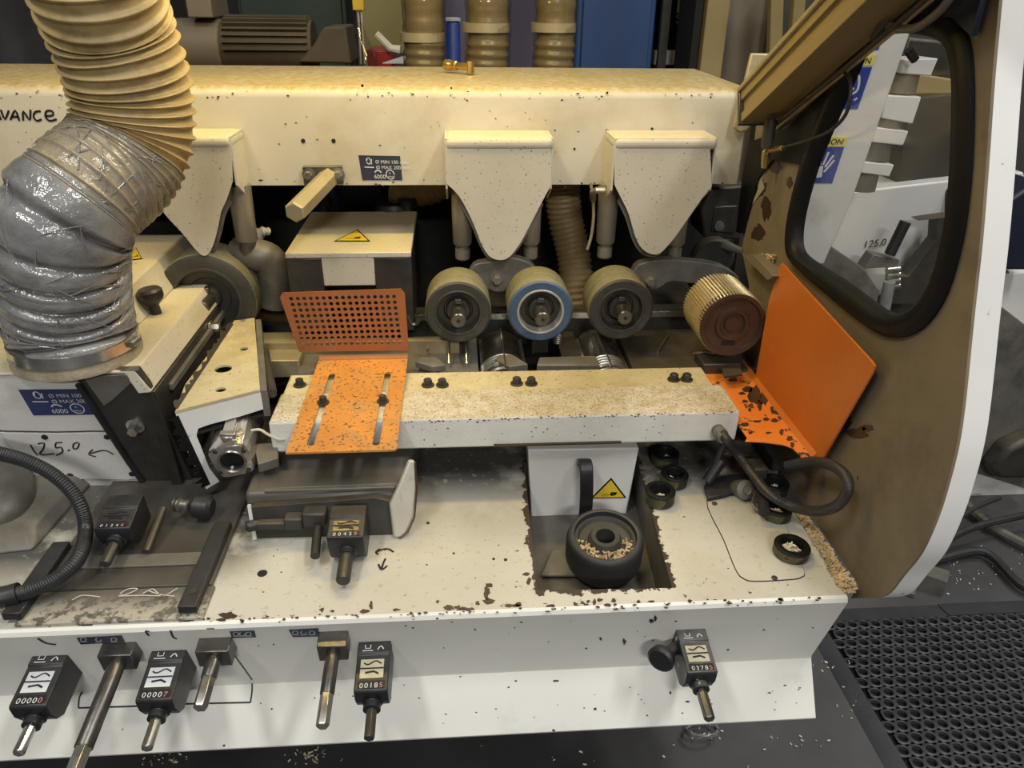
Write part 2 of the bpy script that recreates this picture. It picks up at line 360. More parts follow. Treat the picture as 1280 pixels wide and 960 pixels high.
# ================================================================ machine base
base = thing('machine_bed', (-.3, 1.3, 0), 'cream painted sheet metal machine base with chipped edges and a square pit', 'machine base')
P3 = lambda l, z: [(x, y, z) for x, y in l]
bed_out = [(-1.4, .884), (.608, .884), (.616, 1.46), (-1.4, 1.46)]
bed = MB().plate(P3(bed_out, ZB), [P3(PIT, ZB)], (0, 0, -.004)).build('bed_top', 'bed_paint', base, smooth=0)
# rounded nose + undercut front + flared skirt, one folded sheet swept along X
prof = [(.90, .7955), (.884, .7998), (.879, .797), (.876, .791), (.9317, .616), (.9315, .609), (.874, .526), (.876, .521), (.882, .521), (.9405, .607), (.9405, .617), (.886, .79), (.90, .796)]
MB().prism([(-1.4, y, z) for y, z in prof], (2.009, 0, 0)).build('front_panel', 'front_paint', base, smooth=30)
MB().prism([(.606, y, z) for y, z in [(.90, .796), (.886, .79), (.94, .615), (.885, .525), (1.3, .525), (1.4, .796)]], (.003, 0, 0)).build('end_panel', 'front_paint', base, smooth=0)
MB().box(-1.4, .45, 1.62, 2.05, 0, .79).build('pedestal', 'cast_dark', base, bevel=.01)
MB().box(-1.4, .6, 1.47, 1.62, .62, .79).build('rear_beam', 'cast_dark', base, bevel=.006)
# pit liner: four walls and a floor
zf = .712
a, b, c_, d_ = [V((x, y, ZB-.001)) for x, y in PIT]; dz_ = V((0, 0, zf-ZB))
pl = MB()
for p, q, nn in ((a, b, (0, -.004, 0)), (b, c_, (.004, 0, 0)), (c_, d_, (0, .004, 0)), (d_, a, (-.004, 0, 0))):
    pl.hexa([p+dz_, q+dz_, q+dz_+V(nn), p+dz_+V(nn), p, q, q+V(nn), p+V(nn)])
pl.build('pit_liner', 'grimy_grey', base, smooth=0)
MB().prism([p+dz_ for p in (a, b, c_, d_)], (0, 0, -.004)).build('pit_floor', 'grimy_grey', base, smooth=0)
mb = MB().prism([pZ(x, y, zf+.003) for x, y in [(676, 722), (690, 690), (716, 690), (722, 722)]], (0, 0, .006))
mb.build('pit_step', 'cast_grey', base, bevel=.002)
# access cover on the bed
oc = catmull([pZ(x, y, ZB) for x, y in [(884, 626), (905, 676), (920, 713), (930, 724), (945, 727), (985, 725), (1001, 722), (1004, 712), (984, 664), (968, 626), (925, 622)]], 4, True)
cov = MB().plate(oc, [], (0, 0, .0022)).build('access_cover', 'bed_paint', base, smooth=30)
MB().tube([p+V((0, 0, .0006)) for p in oc], .0012, 6, True).build('cover_seam', 'ink', base)
for x, y in [(893, 630), (968, 723)]: MB().lathe(pZ(x, y, ZB+.002), UP, [(0, .005), (.002, .005), (.003, .003)], 12).build('cover_screw', 'dark_steel', base)
for x, y, r in [(328, 717, .008), (427, 722, .007), (535, 654, .003), (617, 699, .0025), (632, 700, .003), (567, 692, .002)]:
    MB().lathe(pZ(x, y, ZB), UP, [(0, r), (.0012, r), (.0015, r*.6)], 14).build('hole_plug', 'ink', base)
# felt pen marks on bed and front
bp = Plane((0, 0, ZB), UP)
def stroke(name, pls, pts, wd, parent, m='ink', off=.0011, smooth_k=4):
    mb = MB()
    for s in pts: mb.ribbon(catmull([pls.at(x, y, off) for x, y in s], smooth_k), pls.n, wd)
    return mb.build(name, m, parent, smooth=0)
stroke('pen_arrow', bp, [[(492, 690), (485, 686), (477, 687), (471, 690)], [(475, 686), (470, 690), (473, 693)], [(482, 698), (479, 704), (477, 711)], [(473, 705), (477, 712), (484, 707)]], .0035, base)
fp = Plane((0, .876, .791), (0, -.953, -.303)); fp2 = Plane((0, .9315, .609), (0, -.82, .57))
stroke('pen_mark', fp, [[(47, 798), (57, 804), (70, 806)]], .004, base)
stroke('pen_mark', fp, [[(187, 790), (182, 789), (186, 795)]], .003, base)
stroke('pen_mark', fp, [[(213, 788), (216, 796), (221, 799)]], .003, base)
stroke('pen_mark', fp, [[(258, 786), (268, 786)]], .003, base)
stroke('pen_line', fp2, [[(103, 865), (99, 872), (98, 885)], [(98, 885), (160, 883), (230, 880), (313, 878)], [(315, 850), (315, 864), (313, 878)]], .0025, base, smooth_k=2)
stroke('pen_line', fp, [[(292, 818), (303, 833), (315, 850)]], .0022, base, smooth_k=2)
# paint chips flaked off the front edge (bare brown metal islands with their own outlines)
def blob(cx, cy, rx, ry, n=11):
    return [(cx+rx*math.cos(2*math.pi*i/n)*random.uniform(.55, 1.25), cy+ry*math.sin(2*math.pi*i/n)*random.uniform(.55, 1.25)) for i in range(n)]
mb = MB()
for cx, cy, rx, ry in [(610, 752, 9, 4), (608, 741, 4, 9), (611, 732, 6, 3), (455, 764, 7, 2.5), (464, 756, 2.5, 6), (495, 762, 5, 2), (416, 764, 3, 2), (560, 760, 7, 3), (572, 759, 4, 2), (585, 762, 5, 2), (597, 754, 3, 3), (636, 757, 6, 2), (648, 756, 4, 3), (284, 770, 11, 5), (276, 775, 6, 2), (303, 777, 3, 2), (547, 752, 3, 2),
                       (658, 718, 5, 2), (661, 727, 3, 5), (735, 752, 3, 2), (743, 753, 2, 4), (750, 750, 4, 2), (760, 756, 5, 2), (767, 751, 3, 3), (798, 752, 3, 2), (862, 751, 3, 1.5), (690, 757, 4, 2), (645, 757, 6, 2.5), (814, 752, 4, 1.5), (770, 762, 3, 1.5), (833, 760, 3, 1)]:
    mb.prism([bp.at(x, y, .0002) for x, y in blob(cx, cy, rx, ry)], (0, 0, .0007))
tag(mb.build('paint_flake_scar', 'resin_disc', base, smooth=0), kind='stuff')
mb = MB()
for cx, cy, rx, ry in [(814, 776, 3, 3), (819, 773, 2, 4), (751, 798, 2, 2), (780, 801, 2.5, 3), (694, 851, 4, 1.5), (645, 851, 2, 1), (692, 913, 2, 2), (838, 866, 1.5, 2), (744, 886, 2, 2), (602, 932, 2, 1), (280, 932, 2, 1.5), (910, 812, 1.5, 1)]:
    pl_ = fp if cy < 836 else fp2
    mb.prism([pl_.at(x, y, .0002) for x, y in blob(cx, cy, rx, ry)], pl_.n*.0006)
tag(mb.build('scuff', 'ink', base, smooth=0), kind='stuff')
# small printed strips beside the shaft blocks
for pts in ([(96, 797), (152, 794), (156, 802), (101, 805)], [(287, 789), (318, 788), (320, 796), (290, 797)], [(361, 787), (398, 785), (399, 795), (366, 796)]):
    st = MB().prism([fp.at(x, y, .0003) for x, y in pts], fp.n*.0008).build('symbol_strip', 'label_navy', base, smooth=0)
    x0, x1 = pts[0][0], pts[1][0]; y0 = (pts[0][1]+pts[2][1])/2
    mb = MB()
    for k in range(3):
        cx = x0+8+(x1-x0-14)*k/2.2
        mb.ribbon([fp.at(cx+3.5*math.cos(t*.7), y0+2.4*math.sin(t*.7), .0014) for t in range(7 if k % 2 else 10)], fp.n, .0013)
        mb.ribbon([fp.at(cx-4, y0+3, .0014), fp.at(cx+5, y0+2.6, .0014)], fp.n, .0012)
    mb.build('symbol', 'print_white', st, smooth=0)
# ================================================================ machine table behind the side fence
tbl = thing('machine_table', (.05, 1.55, .9), 'dark cast iron machine table with slots under the feed rollers', 'machine table')
MB().box(-.345, .04, 1.425, 1.655, .88, ZT-.02).build('table_plate', 'cast_grey', tbl, bevel=.002)
MB().box(.225, .27, 1.425, 1.655, .88, ZT-.012).build('table_plate', 'cast_dark', tbl, bevel=.002)
MB().box(.372, .64, 1.425, 1.655, .88, ZT-.012).build('table_plate', 'cast_dark', tbl, bevel=.002)
MB().box(-.60, -.345, 1.50, 1.655, .90, ZT-.004).build('table_plate', 'tan_steel', tbl, bevel=.002)
MB().box(-.52, .0, 1.556, 1.575, ZT-.022, ZT+.012).build('guide_strip', 'tan_steel', tbl, bevel=.001)
MB().box(-.2, .66, 1.655, 1.70, .90, ZT+.035).build('rear_fence', 'cast_dark', tbl, bevel=.002)
MB().box(-.2, .62, 1.646, 1.656, ZT+.022, ZT+.037).build('rear_fence_edge', 'steel', tbl, bevel=.001)
for x0, x1, y0, y1 in [(541, 426, 534, 438), (835, 420, 822, 440)]:
    MB().obox((pZ(x0, x1, ZT-.008)+pZ(y0, y1, ZT-.008))/2, (pZ(x0, x1, ZT-.008)-pZ(y0, y1, ZT-.008))*.5, V((.002, .0, 0)), (0, 0, .004)).build('slot_strip', 'steel', tbl)
for a, b in ((-.3, -.0), (.4, .6)): MB().box(a, b, 1.61, 1.65, .79, .88).build('table_web', 'cast_dark', tbl)
# two pale clamping plates with cut corners
for pts in ([(519, 452), (526, 446), (545, 446), (557, 456), (540, 458)], [(619, 449), (624, 443), (640, 443), (660, 455), (636, 458)]):
    MB().prism([pZ(x, y, ZT+.004) for x, y in pts], (0, 0, -.014)).build('clamp_plate', 'cast_grey', tbl, bevel=.0015)
mb = MB()
for x in (561, 583): mb.cyl(pZ(x, 425, .97)+V((0, .01, 0)), pZ(x, 455, .935), .0032, n=10)
mb.build('guide_rod', 'bright_steel', tbl)
for cx, r, w0, w1 in ((.095, .052, 1.44, 1.64), (.32, .05, 1.43, 1.64)):
    ch = thing('cutter_head', (cx, 1.5, .85), 'shiny knife cutter block sunk into the table between two rollers' if cx < .2 else 'dark polished cutter drum sunk into the table below the third roller', 'cutter head')
    z = .892
    MB().lathe((cx, w0, z), (0, 1, 0), [(0, r*.5), (0, r*.93), (.004, r), (w1-w0-.004, r), (w1-w0, r*.9), (w1-w0, r*.4)], 30).build('cutter_body', 'bright_steel' if cx > .2 else 'worn_steel', ch)
    mb = MB()
    for k in range(6):
        a = k*math.pi/3+.5
        d = V((math.cos(a), 0, math.sin(a)))
        mb.obox(V((cx, (w0+w1)/2, z))+d*r, d*.006, V((0, (w1-w0)/2-.002, 0)), d.cross(V((0, 1, 0)))*.0016)
    mb.build('knife', 'bright_steel', ch)
    mb = MB()
    for k in range(4):
        mb.lathe((cx, w0+.02+k*.012, z), (0, 1, 0), [(0, r), (.002, r+.004), (.005, r+.004), (.007, r)], 24)
    mb.build('cutter_ring', 'steel', ch)
cb = thing('clamp_block', (.165, 1.45, ZT-.03), 'grey clamp block with ribbed bolt in front of the blue roller', 'clamp block')
MB().prism([pZ(x, y, ZT+.003) for x, y in [(671, 456), (674, 446), (744, 444), (750, 456)]], (0, 0, -.03)).build('block_body', 'cast_grey', cb, bevel=.003)
mb = MB()
for k in range(5): mb.lathe(V((.22, 1.555, .948+.0)), (0, -.3, 1), [(k*.006, .008), (k*.006+.002, .0105), (k*.006+.004, .0105), (k*.006+.006, .008)], 12)
mb.build('ribbed_bolt', 'steel', cb)
mb = MB()
for k in range(7): mb.box(.165-.003, .165+.003+.03*(k % 2), 1.535+k*.006, 1.538+k*.006, .93, .966)
mb.build('finger_comb', 'worn_steel', cb)
# ================================================================ side fence
fen = thing('side_fence', (.09, 1.3, .9), 'long cream side fence beam covered in sawdust in front of the rollers', 'fence')
MB().box(-.345, .522, 1.206, 1.318, .893, .957).build('fence_box', 'dusty_paint', fen, bevel=.004)
MB().box(-.345, .510, 1.316, 1.415, .905, .948).build('fence_strip', 'dusty_strip', fen, bevel=.0025)
for x in (545-10, 545+8, 655-9, 655+9, 850-8, 850+8, 375):
    mb = MB(); hexbolt(mb, pZ(x, 482 if x < 600 else (480 if x < 700 else 475), .948), UP, .0088, .012); mb.build('hex_bolt', 'dark_steel', fen)
MB().box(.06, .30, 1.2, 1.206, .897, .90).build('fence_scrape', 'resin_disc', fen)
# its support box standing in the pit
sup = thing('support_box', (.235, 1.26, zf), 'white sheet metal support box with black handle and warning triangle', 'support box')
q = [pY(660, 562, 1.232), pY(799, 560, 1.232), pY(783, 643, 1.232), pY(664, 647, 1.232)]
MB().prism(q, (0, .06, 0)).build('box_body', 'white_paint', sup, bevel=.003)
hp = [pY(x, y, 1.23) for x, y in [(731, 577), (729, 580)]]
path = [pY(729, 580, 1.231), pY(731, 577, 1.205), pY(733, 588, 1.185), pY(733, 620, 1.18), pY(731, 646, 1.19), pY(728, 648, 1.231)]
mb = MB(); pts = catmull(path, 5)
rings = []
for i, p in enumerate(pts):
    t = (pts[min(i+1, len(pts)-1)]-pts[max(i-1, 0)]).normalized(); n_ = RX; o_ = t.cross(n_).normalized()
    rings.append([p-n_*.0125-o_*.005, p+n_*.0125-o_*.005, p+n_*.0125+o_*.005, p-n_*.0125+o_*.005])
mb.rings(rings).build('handle', 'black_plastic', sup, bevel=.002)
def warning(parent, pls, tri, name='warning_triangle'):
    """yellow triangle with black border and a crushed-hand pictogram"""
    c = sum((pls.at(x, y) for x, y in tri), V())/3; out = [pls.at(x, y, .0005) for x, y in tri]
    t = MB().prism(out, pls.n*.0008).build(name, 'ink', parent, smooth=0)
    MB().prism([c+(p-c)*.84+pls.n*.001 for p in out], pls.n*.0004).build('triangle_face', 'label_yellow', t, smooth=0)
    a, b, d = [c+(p-c) for p in out]
    u = (d-b); vv = a-(b+d)/2; o = c+pls.n*.0022
    mb = MB()
    mb.ribbon([o+u*.02-vv*.12, o+u*.10-vv*.08, o+u*.18-vv*.13, o+u*.10-vv*.17, o+u*.02-vv*.12], pls.n, u.length*.05)
    mb.ribbon([o+u*.05-vv*.02, o+u*.13-vv*.06, o+u*.22-vv*.06], pls.n, u.length*.03)
    mb.ribbon([o+u*.16-vv*.02, o+u*.16-vv*.16], pls.n, u.length*.06)
    for k in (-.16, -.06): mb.ribbon([o+u*(k+.04*math.cos(s*.9))-vv*(.15-.06*math.sin(s*.9)) for s in range(8)], pls.n, u.length*.012)
    mb.build('hand_pictogram', 'ink', t, smooth=0)
warning(sup, Plane((0, 1.232, 0), FR), [(764, 597), (738, 623), (783, 622)])
# ================================================================ loose black roller in the pit
R0 = .0685; cR = pZ(757, 668, .802)
ax = V((-.02, -.17, 1)).normalized()
lr = thing('spare_roller', cR-ax*.085, 'black rubber roller with open bore lying loose in the pit', 'roller')
b0 = cR-ax*.082
MB().lathe(b0, ax, [(.010, R0*.7), (.010, R0*.88), (.020, R0*.97), (.028, R0), (.066, R0), (.075, R0*.97), (.080, R0*.92), (.082, R0*.86), (.081, R0*.81), (.076, R0*.79), (.02, R0*.78), (.02, R0*.7)], 48, True).build('rubber_tyre', 'black_rubber', lr)
MB().lathe(b0, ax, [(.03, R0*.79), (.072, R0*.79), (.072, R0*.72), (.066, R0*.66), (.066, R0*.45), (.074, R0*.40), (.078, R0*.36), (.078, R0*.25), (.03, R0*.24)], 40, True).build('hub', 'dark_tyre', lr)
mb = MB()
def slivers(mb, f, n, lo=.003, hi=.008):
    for _ in range(n):
        p = f(); d = V((random.gauss(0, 1), random.gauss(0, 1), random.gauss(0, .35))).normalized(); e = d.orthogonal().normalized()
        L = random.uniform(lo, hi); mb.obox(p, d*L*.5, e*L*.22, d.cross(e)*.0005)
uR = ax.orthogonal().normalized(); wR = ax.cross(uR)
def rim_pt():
    while True:
        a = random.uniform(0, 6.283); dvec = uR*math.cos(a)+wR*math.sin(a)
        if dvec.y < random.uniform(-.9, .1): break
    return b0+ax*(.069+random.uniform(0, .004))+dvec*R0*random.uniform(.46, .76)
slivers(mb, rim_pt, 130, .003, .009)
tag(mb.build('wood_shavings', 'wood_chip', lr, smooth=0), 'pale wood shavings in the rim', kind='stuff')
mb = MB(); slivers(mb, lambda: V((random.uniform(.15, .22), random.uniform(.935, 1.0), zf+.004+random.uniform(0, .008))), 130, .003, .009)
tag(mb.build('pit_shavings', 'wood_chip', smooth=0), 'brown wood shavings lying on the pit floor', 'wood shavings', kind='stuff')
# ================================================================ loose bearing rings on the bed
mat('ring_side', (.10, .092, .04), .5, .2, var=.5, vs=30, chips=((.02, .02, .018), 30, .52), bump=(.2, 60))
ring_spec = [(825, 613, .0285, .026, 'black ring with mottled yellow side beside the pit edge'),
             (843, 592, .0265, .024, 'black ring leaning between two other rings next to the pit'),
             (832, 566, .0275, .024, 'black ring with chips inside tucked under the fence beam'),
             (968, 603, .0270, .024, 'black ring under the orange guard beside the hood panel'),
             (972, 634, .0265, .022, 'black ring lying below the looped hose'),
             (990, 682, .0300, .020, 'olive sided black ring filled with pale wood chips')]
for i, (x, y, r, h, lab) in enumerate(ring_spec):
    p = pZ(x, y, ZB+h); p.z = ZB+.0035; a = V((.03*(i % 2), -.03, 1)).normalized()
    t = thing('bearing_ring', (p.x, p.y, ZB), lab, 'ring', 'loose bearing rings on the bed')
    MB().lathe(p, a, [(0, r*.92), (.001, r), (h-.003, r), (h-.003, r*.9), (0, r*.9)], 30, True).build('ring_shell', 'ring_side', t)
    MB().lathe(p, a, [(.001, r*.62), (.001, r*.9), (h-.003, r*1.01), (h-.001, r*.96), (h, r*.88), (h, r*.68), (h-.003, r*.62)], 30, True).build('ring_lip', 'gasket_rubber', t)
    mb = MB(); slivers(mb, lambda: p+V((0, 0, .004+random.uniform(0, .010 if i == 5 else .004)))+V((random.uniform(-1, 1), random.uniform(-1, 1), 0))*r*.38, 60 if i in (5, 2, 3, 4) else 14, .004, .009)
    tag(mb.build('chip_filling', 'pale_chip', t, smooth=0), kind='stuff')
# ================================================================ overhead beam
BY = 1.70; BZ0 = 1.268; BZ1 = 1.47
bm_ = thing('overhead_beam', (-.3, 1.9, BZ0), 'long cream overhead beam with dusty rounded top and pen writing', 'beam')
pr = [(BY, BZ0), (BY, BZ1-.022)]+[(BY+.022-.022*math.cos(t), BZ1-.022+.022*math.sin(t)) for t in (.3, .6, .9, 1.2, 1.5707)]+[(2.13, BZ1+.004), (2.15, BZ1-.02), (2.15, BZ0)]
MB().prism([(-1.6, y, z) for y, z in pr], (2.235, 0, 0)).build('beam_body', 'beam_paint', bm_, smooth=35)
bpl = Plane((0, BY, 0), FR)
for x, y, r in [(379, 176, .0045), (417, 176, .0045), (815, 161, .003), (718, 186, .0025), (564, 110, .002), (759, 116, .0025), (453, 107, .003), (238, 121, .0025), (727, 229, .002)]:
    MB().lathe(bpl.at(x, y, .0), FR, [(0, r), (.0012, r), (.0014, r*.5)], 14).build('drilled_hole', 'ink', bm_)
vance = [[(-12, 152), (-5, 138), (1, 150)], [(-8, 146), (-1, 145)],
         [(1, 137), (6, 149), (11, 138)], [(13, 150), (19, 138), (24, 151)], [(15, 146), (23, 146)],
         [(29, 151), (29, 139), (37, 150), (38, 137)], [(51, 139), (44, 140), (42, 146), (46, 151), (52, 149)],
         [(57, 145), (66, 144), (65, 139), (58, 139), (57, 146), (62, 151), (71, 149)]]
mb = MB()
for s in vance: mb.ribbon(catmull([bpl.at(x, y, .0012) for x, y in s], 3), FR, .0042)
tag(mb.build('handwriting', 'ink', bm_, smooth=0), 'black pen writing AVANCE', kind='stuff')
def spec_label(parent, pls, q, m='label_navy'):
    """q: px corners tl, tr, br, bl ; rotating-tool data plate"""
    st = MB().prism([pls.at(x, y, .0003) for x, y in q], pls.n*.0008).build('data_sticker', m, parent, smooth=0)
    tl, tr, br, bl = [pls.at(x, y, .0014) for x, y in q]
    def at(u, v_): return tl+(tr-tl)*u+(bl-tl)*v_
    U = (tr-tl); W_ = (tl-bl); h = W_.length
    text_mesh('\u00d8 MIN 100 mm', h*.20, at(.38, .32), U, W_, st, 'sticker_text', 'print_white', .0002)
    text_mesh('\u00d8 MAX 200 mm', h*.20, at(.38, .54), U, W_, st, 'sticker_text', 'print_white', .0002)
    text_mesh('6000', h*.24, at(.30, .93), U, W_, st, 'sticker_text', 'print_white', .0002)
    mb = MB(); n = pls.n
    mb.ribbon([at(.22+.05*math.cos(t*.6), .22+.13*math.sin(t*.6)) for t in range(12)], n, h*.035)
    mb.ribbon([at(.17, .28), at(.21, .08)], n, h*.03); mb.ribbon([at(.28, .36), at(.30, .14)], n, h*.03)
    mb.ribbon([at(.10, .47), at(.33, .48)], n, h*.04)
    mb.ribbon([at(.33, .68), at(.38, .6), at(.44, .6), at(.49, .68)], n, h*.05)
    mb.ribbon([at(.70+.10*math.cos(t*.55), .76+.19*math.sin(t*.55)) for t in range(13)], n, h*.035)
    mb.build('sticker_symbol', 'print_white', st, smooth=0)
    text_mesh('n', h*.15, at(.67, .74), U, W_, st, 'sticker_text', 'print_white', .0002)
    text_mesh('max', h*.12, at(.64, .87), U, W_, st, 'sticker_text', 'print_white', .0002)
    return st
spec_label(bm_, bpl, [(448, 194), (500, 195), (503, 225), (453, 225)])
# brass fitting lying on the beam
bf = thing('brass_fitting', pZ(575, 88, BZ1+.004), 'small brass hose fitting lying on the dusty beam top', 'fitting')
p = pZ(557, 81, BZ1+.02); q = pZ(590, 84, BZ1+.02); d = (q-p)
MB().lathe(p, d, [(0, .009), (.002, .0125), (.018, .0125), (.020, .011), (.036, .011), (.038, .008), (d.length-.008, .008), (d.length, .0075)], 14).build('fitting_body', 'brass', bf)
MB().cyl(q-d.normalized()*.005+V((0, 0, .012)), q-d.normalized()*.005-V((0, .004, .015)), .0085, n=6).build('hex_nut', 'brass', bf)
# hexagonal bar on a bolted plate
hb = thing('hexagon_bar', pY(405, 218, BY), 'hexagonal steel bar on a bolted plate under the overhead beam', 'bar')
MB().prism([pY(x, y, BY-.001) for x, y in [(379, 207), (428, 206), (430, 229), (381, 230)]], (0, -.012, 0)).build('mounting_plate', 'worn_steel', hb, bevel=.0015)
p0 = pY(411, 222, BY-.012); p1 = p0+V((-.012, -.20, -.012)); 
# bar end as seen: aim at (368, 266)
d = ray(368, 266); p1 = EYE+d*((p0.y-.20)/d.y)
MB().lathe(p0, p1-p0, [(0, .0215), ((p1-p0).length-.003, .0215), ((p1-p0).length, .0185)], 6, phase=.5).build('bar', 'tan_steel', hb, bevel=.001)
for x in (386, 423):
    mb = MB(); hexbolt(mb, pY(x, 218, BY-.013), FR, .0095, .012); mb.build('hex_bolt', 'steel', hb)
# ================================================================ feed rollers
def feed_roller(x, z, yf, label, front_m='dark_tyre', r=.070):
    t = thing('feed_roller', (x, yf+.05, z-r), label, 'roller', 'feed rollers on the pressure arms')
    A = (0, 1, 0); o = (x, yf, z)
    MB().lathe(o, A, [(0, r*.72), (0, r*.93), (.004, r*.985), (.004, r*.74), (.004, r*.72)], 44, True).build('tyre_wall', front_m, t)
    MB().lathe(o, A, [(.003, r*.97), (.006, r), (.044, r), (.047, r*.97), (.047, r*.75), (.003, r*.75)], 44, True).build('front_tyre', 'olive_rubber', t)
    MB().lathe(o, A, [(.052, r*.95), (.055, r*.99), (.096, r*.99), (.100, r*.95), (.100, r*.6), (.052, r*.6)], 44, True).build('rear_tyre', 'olive_rubber', t)
    MB().lathe(o, A, [(-.001, r*.72), (-.002, r*.70), (-.001, r*.655), (.03, r*.62), (.047, r*.62), (.047, r*.73)], 44, True).build('rim', 'pale_rim' if front_m == 'blue_tyre' else 'dark_tyre', t)
    MB().lathe(o, A, [(.026, .006), (.026, r*.42), (.022, r*.45), (.022, r*.63), (.04, r*.63), (.04, .006)], 36, True).build('hub_disc', 'dark_steel', t)
    MB().lathe(o, A, [(.008, .012), (.008, .023), (.012, .026), (.026, .026), (.026, .012)], 24, True).build('lock_collar', 'cast_dark', t)
    MB().obox(V(o)+V((0, .010, .0245)), (.007, 0, 0), (0, .008, 0), (0, 0, .005)).build('collar_key', 'worn_steel', t, bevel=.001)
    MB().lathe((x, yf-.044, z), A, [(0, .0135), (.002, .0160), (.21, .0160)], 20).build('shaft', 'worn_steel', t)
    MB().box(x-.003, x+.003, yf-.042, yf-.016, z+.0140, z+.0167).build('shaft_keyway', 'ink', t)
    MB().lathe((x, yf-.0445, z), A, [(0, .004), (.0008, .004)], 12).build('shaft_centre', 'ink', t)
    return t
fz = 1.044
feed_roller(-.001, fz, 1.50, 'grey-green rubber feed roller with dark end wall beside the perforated guard')
feed_roller(.174, fz, 1.50, 'feed roller with a blue end wall and pale metal rim', 'blue_tyre')
feed_roller(.348, fz+.001, 1.50, 'grey-green rubber feed roller between the blue one and the steel one')
feed_roller(-.548, 1.040, 1.60, 'large dark feed roller half hidden behind the white spindle hood', r=.105)
# ribbed steel infeed roller
def steel_roller(x, z, yf, r=.068, L=.125):
    t = thing('steel_feed_roller', (x, yf+.05, z-r), 'toothed steel feed roller with brown smooth end beside the orange guard', 'roller')
    mb = MB(); nt_, nr = 64, 20; base_i = 0; ringsL = []
    for j in range(2*nr+1):
        yy = yf+.003+(L-.003)*j/(2*nr); rr = []
        for i in range(2*nt_):
            hi = (i % 2 == 0) and (j % 2 == 1)
            a = 2*math.pi*i/(2*nt_); q = r+(.0036 if hi else -.0026 if j % 2 == 0 else -.0012)
            rr.append((x+q*math.cos(a), yy, z+q*math.sin(a)))
        ringsL.append(rr)
    mb.rings(ringsL, caps=False); mb.build('toothed_shell', 'knurl_steel', t, smooth=0)
    A = (0, 1, 0); o = (x, yf, z)
    MB().lathe(o, A, [(.006, .0), (.006, r*.22), (0.010, r*.24), (.010, r*.36), (.003, r*.40), (.003, r*.50), (.008, r*.54), (.008, r*.84), (0, r*.88), (0, r*.99), (.004, r), (.02, r)], 44).build('end_disc', 'resin_disc', t)
    MB().box(x-.016, x+.012, yf+.0065, yf+.009, z-r*.68, z-r*.55).build('end_slot', 'ink', t)
    MB().lathe((x, yf+L*.9, z), A, [(0, .02), (.16, .02)], 16).build('shaft', 'dark_steel', t)
    return t
steel_roller(.560, 1.047, 1.402)
# ================================================================ pressure units: shield, posts, swing arm
def pressure_unit(label, out, x_top, posts, side, arm=None, armbolt=None, yf=1.60):
    """out: px outline of the shield front on Y=yf"""
    pts = [pY(x, y, yf) for x, y in out]; c = sum(pts, V())/len(pts)
    t = thing('pressure_unit', (c.x, yf+.05, min(p.z for p in pts)), label, 'pressure unit', 'roller pressure units on the beam')
    zt = max(p.z for p in pts); xs = [p.x for p in pts]; x0, x1 = min(xs), max(xs)
    low = catmull(pts[2:], 4)
    front = pts[:2]+low
    sh = MB().plate(front, [], (0, .004, 0)).build('shield', 'shield_paint', t, bevel=.0015)
    cb_ = sum(front, V())/len(front)
    MB().plate([V((cb_.x+(p.x-cb_.x)*(.93 if p.z > zt-.12 else 1.05), yf+.02, p.z-(0 if p.z > zt-.1 else .012))) for p in front], [], (0, .004, 0)).build('shield_backing', 'cast_grey', t)
    MB().box(x0-.001, x1+.001, yf-.003, BY, zt-.024, zt+.002).build('shield_top', 'shield_paint', t, bevel=.011, seg=4)
    zs = pts[2].z
    for xx in (x0, x1-.004): MB().prism([(xx, yf+.002, zt), (xx, yf+.002, zs-.01), (xx, yf+.06, zs-.045), (xx, BY, BZ0-.02), (xx, BY, zt)], (.004, 0, 0)).build('shield_side', 'shield_paint', t)
    for k, (px_, y0, y1, r) in enumerate(posts):
        a = pY(px_, y0, 1.665); b = pY(px_+2, y1, 1.665)
        b.x = a.x
        MB().lathe((a.x, a.y, BZ0+.01), (0, 0, -1), [(0, r*1.05), (BZ0+.01-b.z-.006, r*.95), (BZ0+.01-b.z, r*.8)], 22).build('cylinder', 'dull_alloy', t)
        MB().lathe((a.x, a.y, b.z+.004), (0, 0, -1), [(0, r*.55), (.012, r*.55), (.012, r*.75), (.034, r*.75), (.038, r*.6)], 18).build('piston_clevis', 'dull_alloy', t)
    if arm:
        ap = catmull([pY(x, y, 1.625) for x, y in arm], 3, True)
        MB().plate(ap, [], (0, .03, 0)).build('swing_arm', 'cast_grey', t, bevel=.004)
        if armbolt:
            mb = MB(); hexbolt(mb, pY(*armbolt, 1.625), FR, .011, .02); mb.build('pivot_bolt', 'cast_grey', t)
    return t
pressure_unit('cream pointed roller shield with two posts above the blue roller', [(557, 173), (688, 176), (690, 230), (678, 252), (662, 283), (648, 308), (633, 324), (615, 323), (603, 308), (590, 276), (574, 246), (557, 229)], None,
              [(577, 240, 306, .0225), (665, 240, 305, .0215)], 1, [(585, 352), (592, 332), (612, 327), (640, 322), (664, 330), (672, 345), (650, 352), (636, 362), (622, 366), (606, 360)], (621, 347))
pressure_unit('cream pointed roller shield above the third roller and the steel one', [(768, 173), (887, 173), (890, 232), (872, 256), (850, 288), (836, 306), (822, 318), (806, 314), (795, 298), (786, 268), (774, 243), (768, 231)], None,
              [(761, 240, 304, .0225), (852, 240, 306, .0215)], 1, [(790, 348), (800, 330), (830, 325), (870, 327), (905, 334), (925, 352), (880, 356), (840, 352), (820, 362), (806, 358)], (811, 349))
pressure_unit('cream pointed roller shield partly hidden behind the dust hose', [(190, 171), (288, 173), (291, 226), (283, 250), (276, 266), (271, 290), (264, 312), (256, 320), (246, 314), (228, 292), (206, 268), (190, 245)], None,
              [(299, 236, 302, .024)], 1)
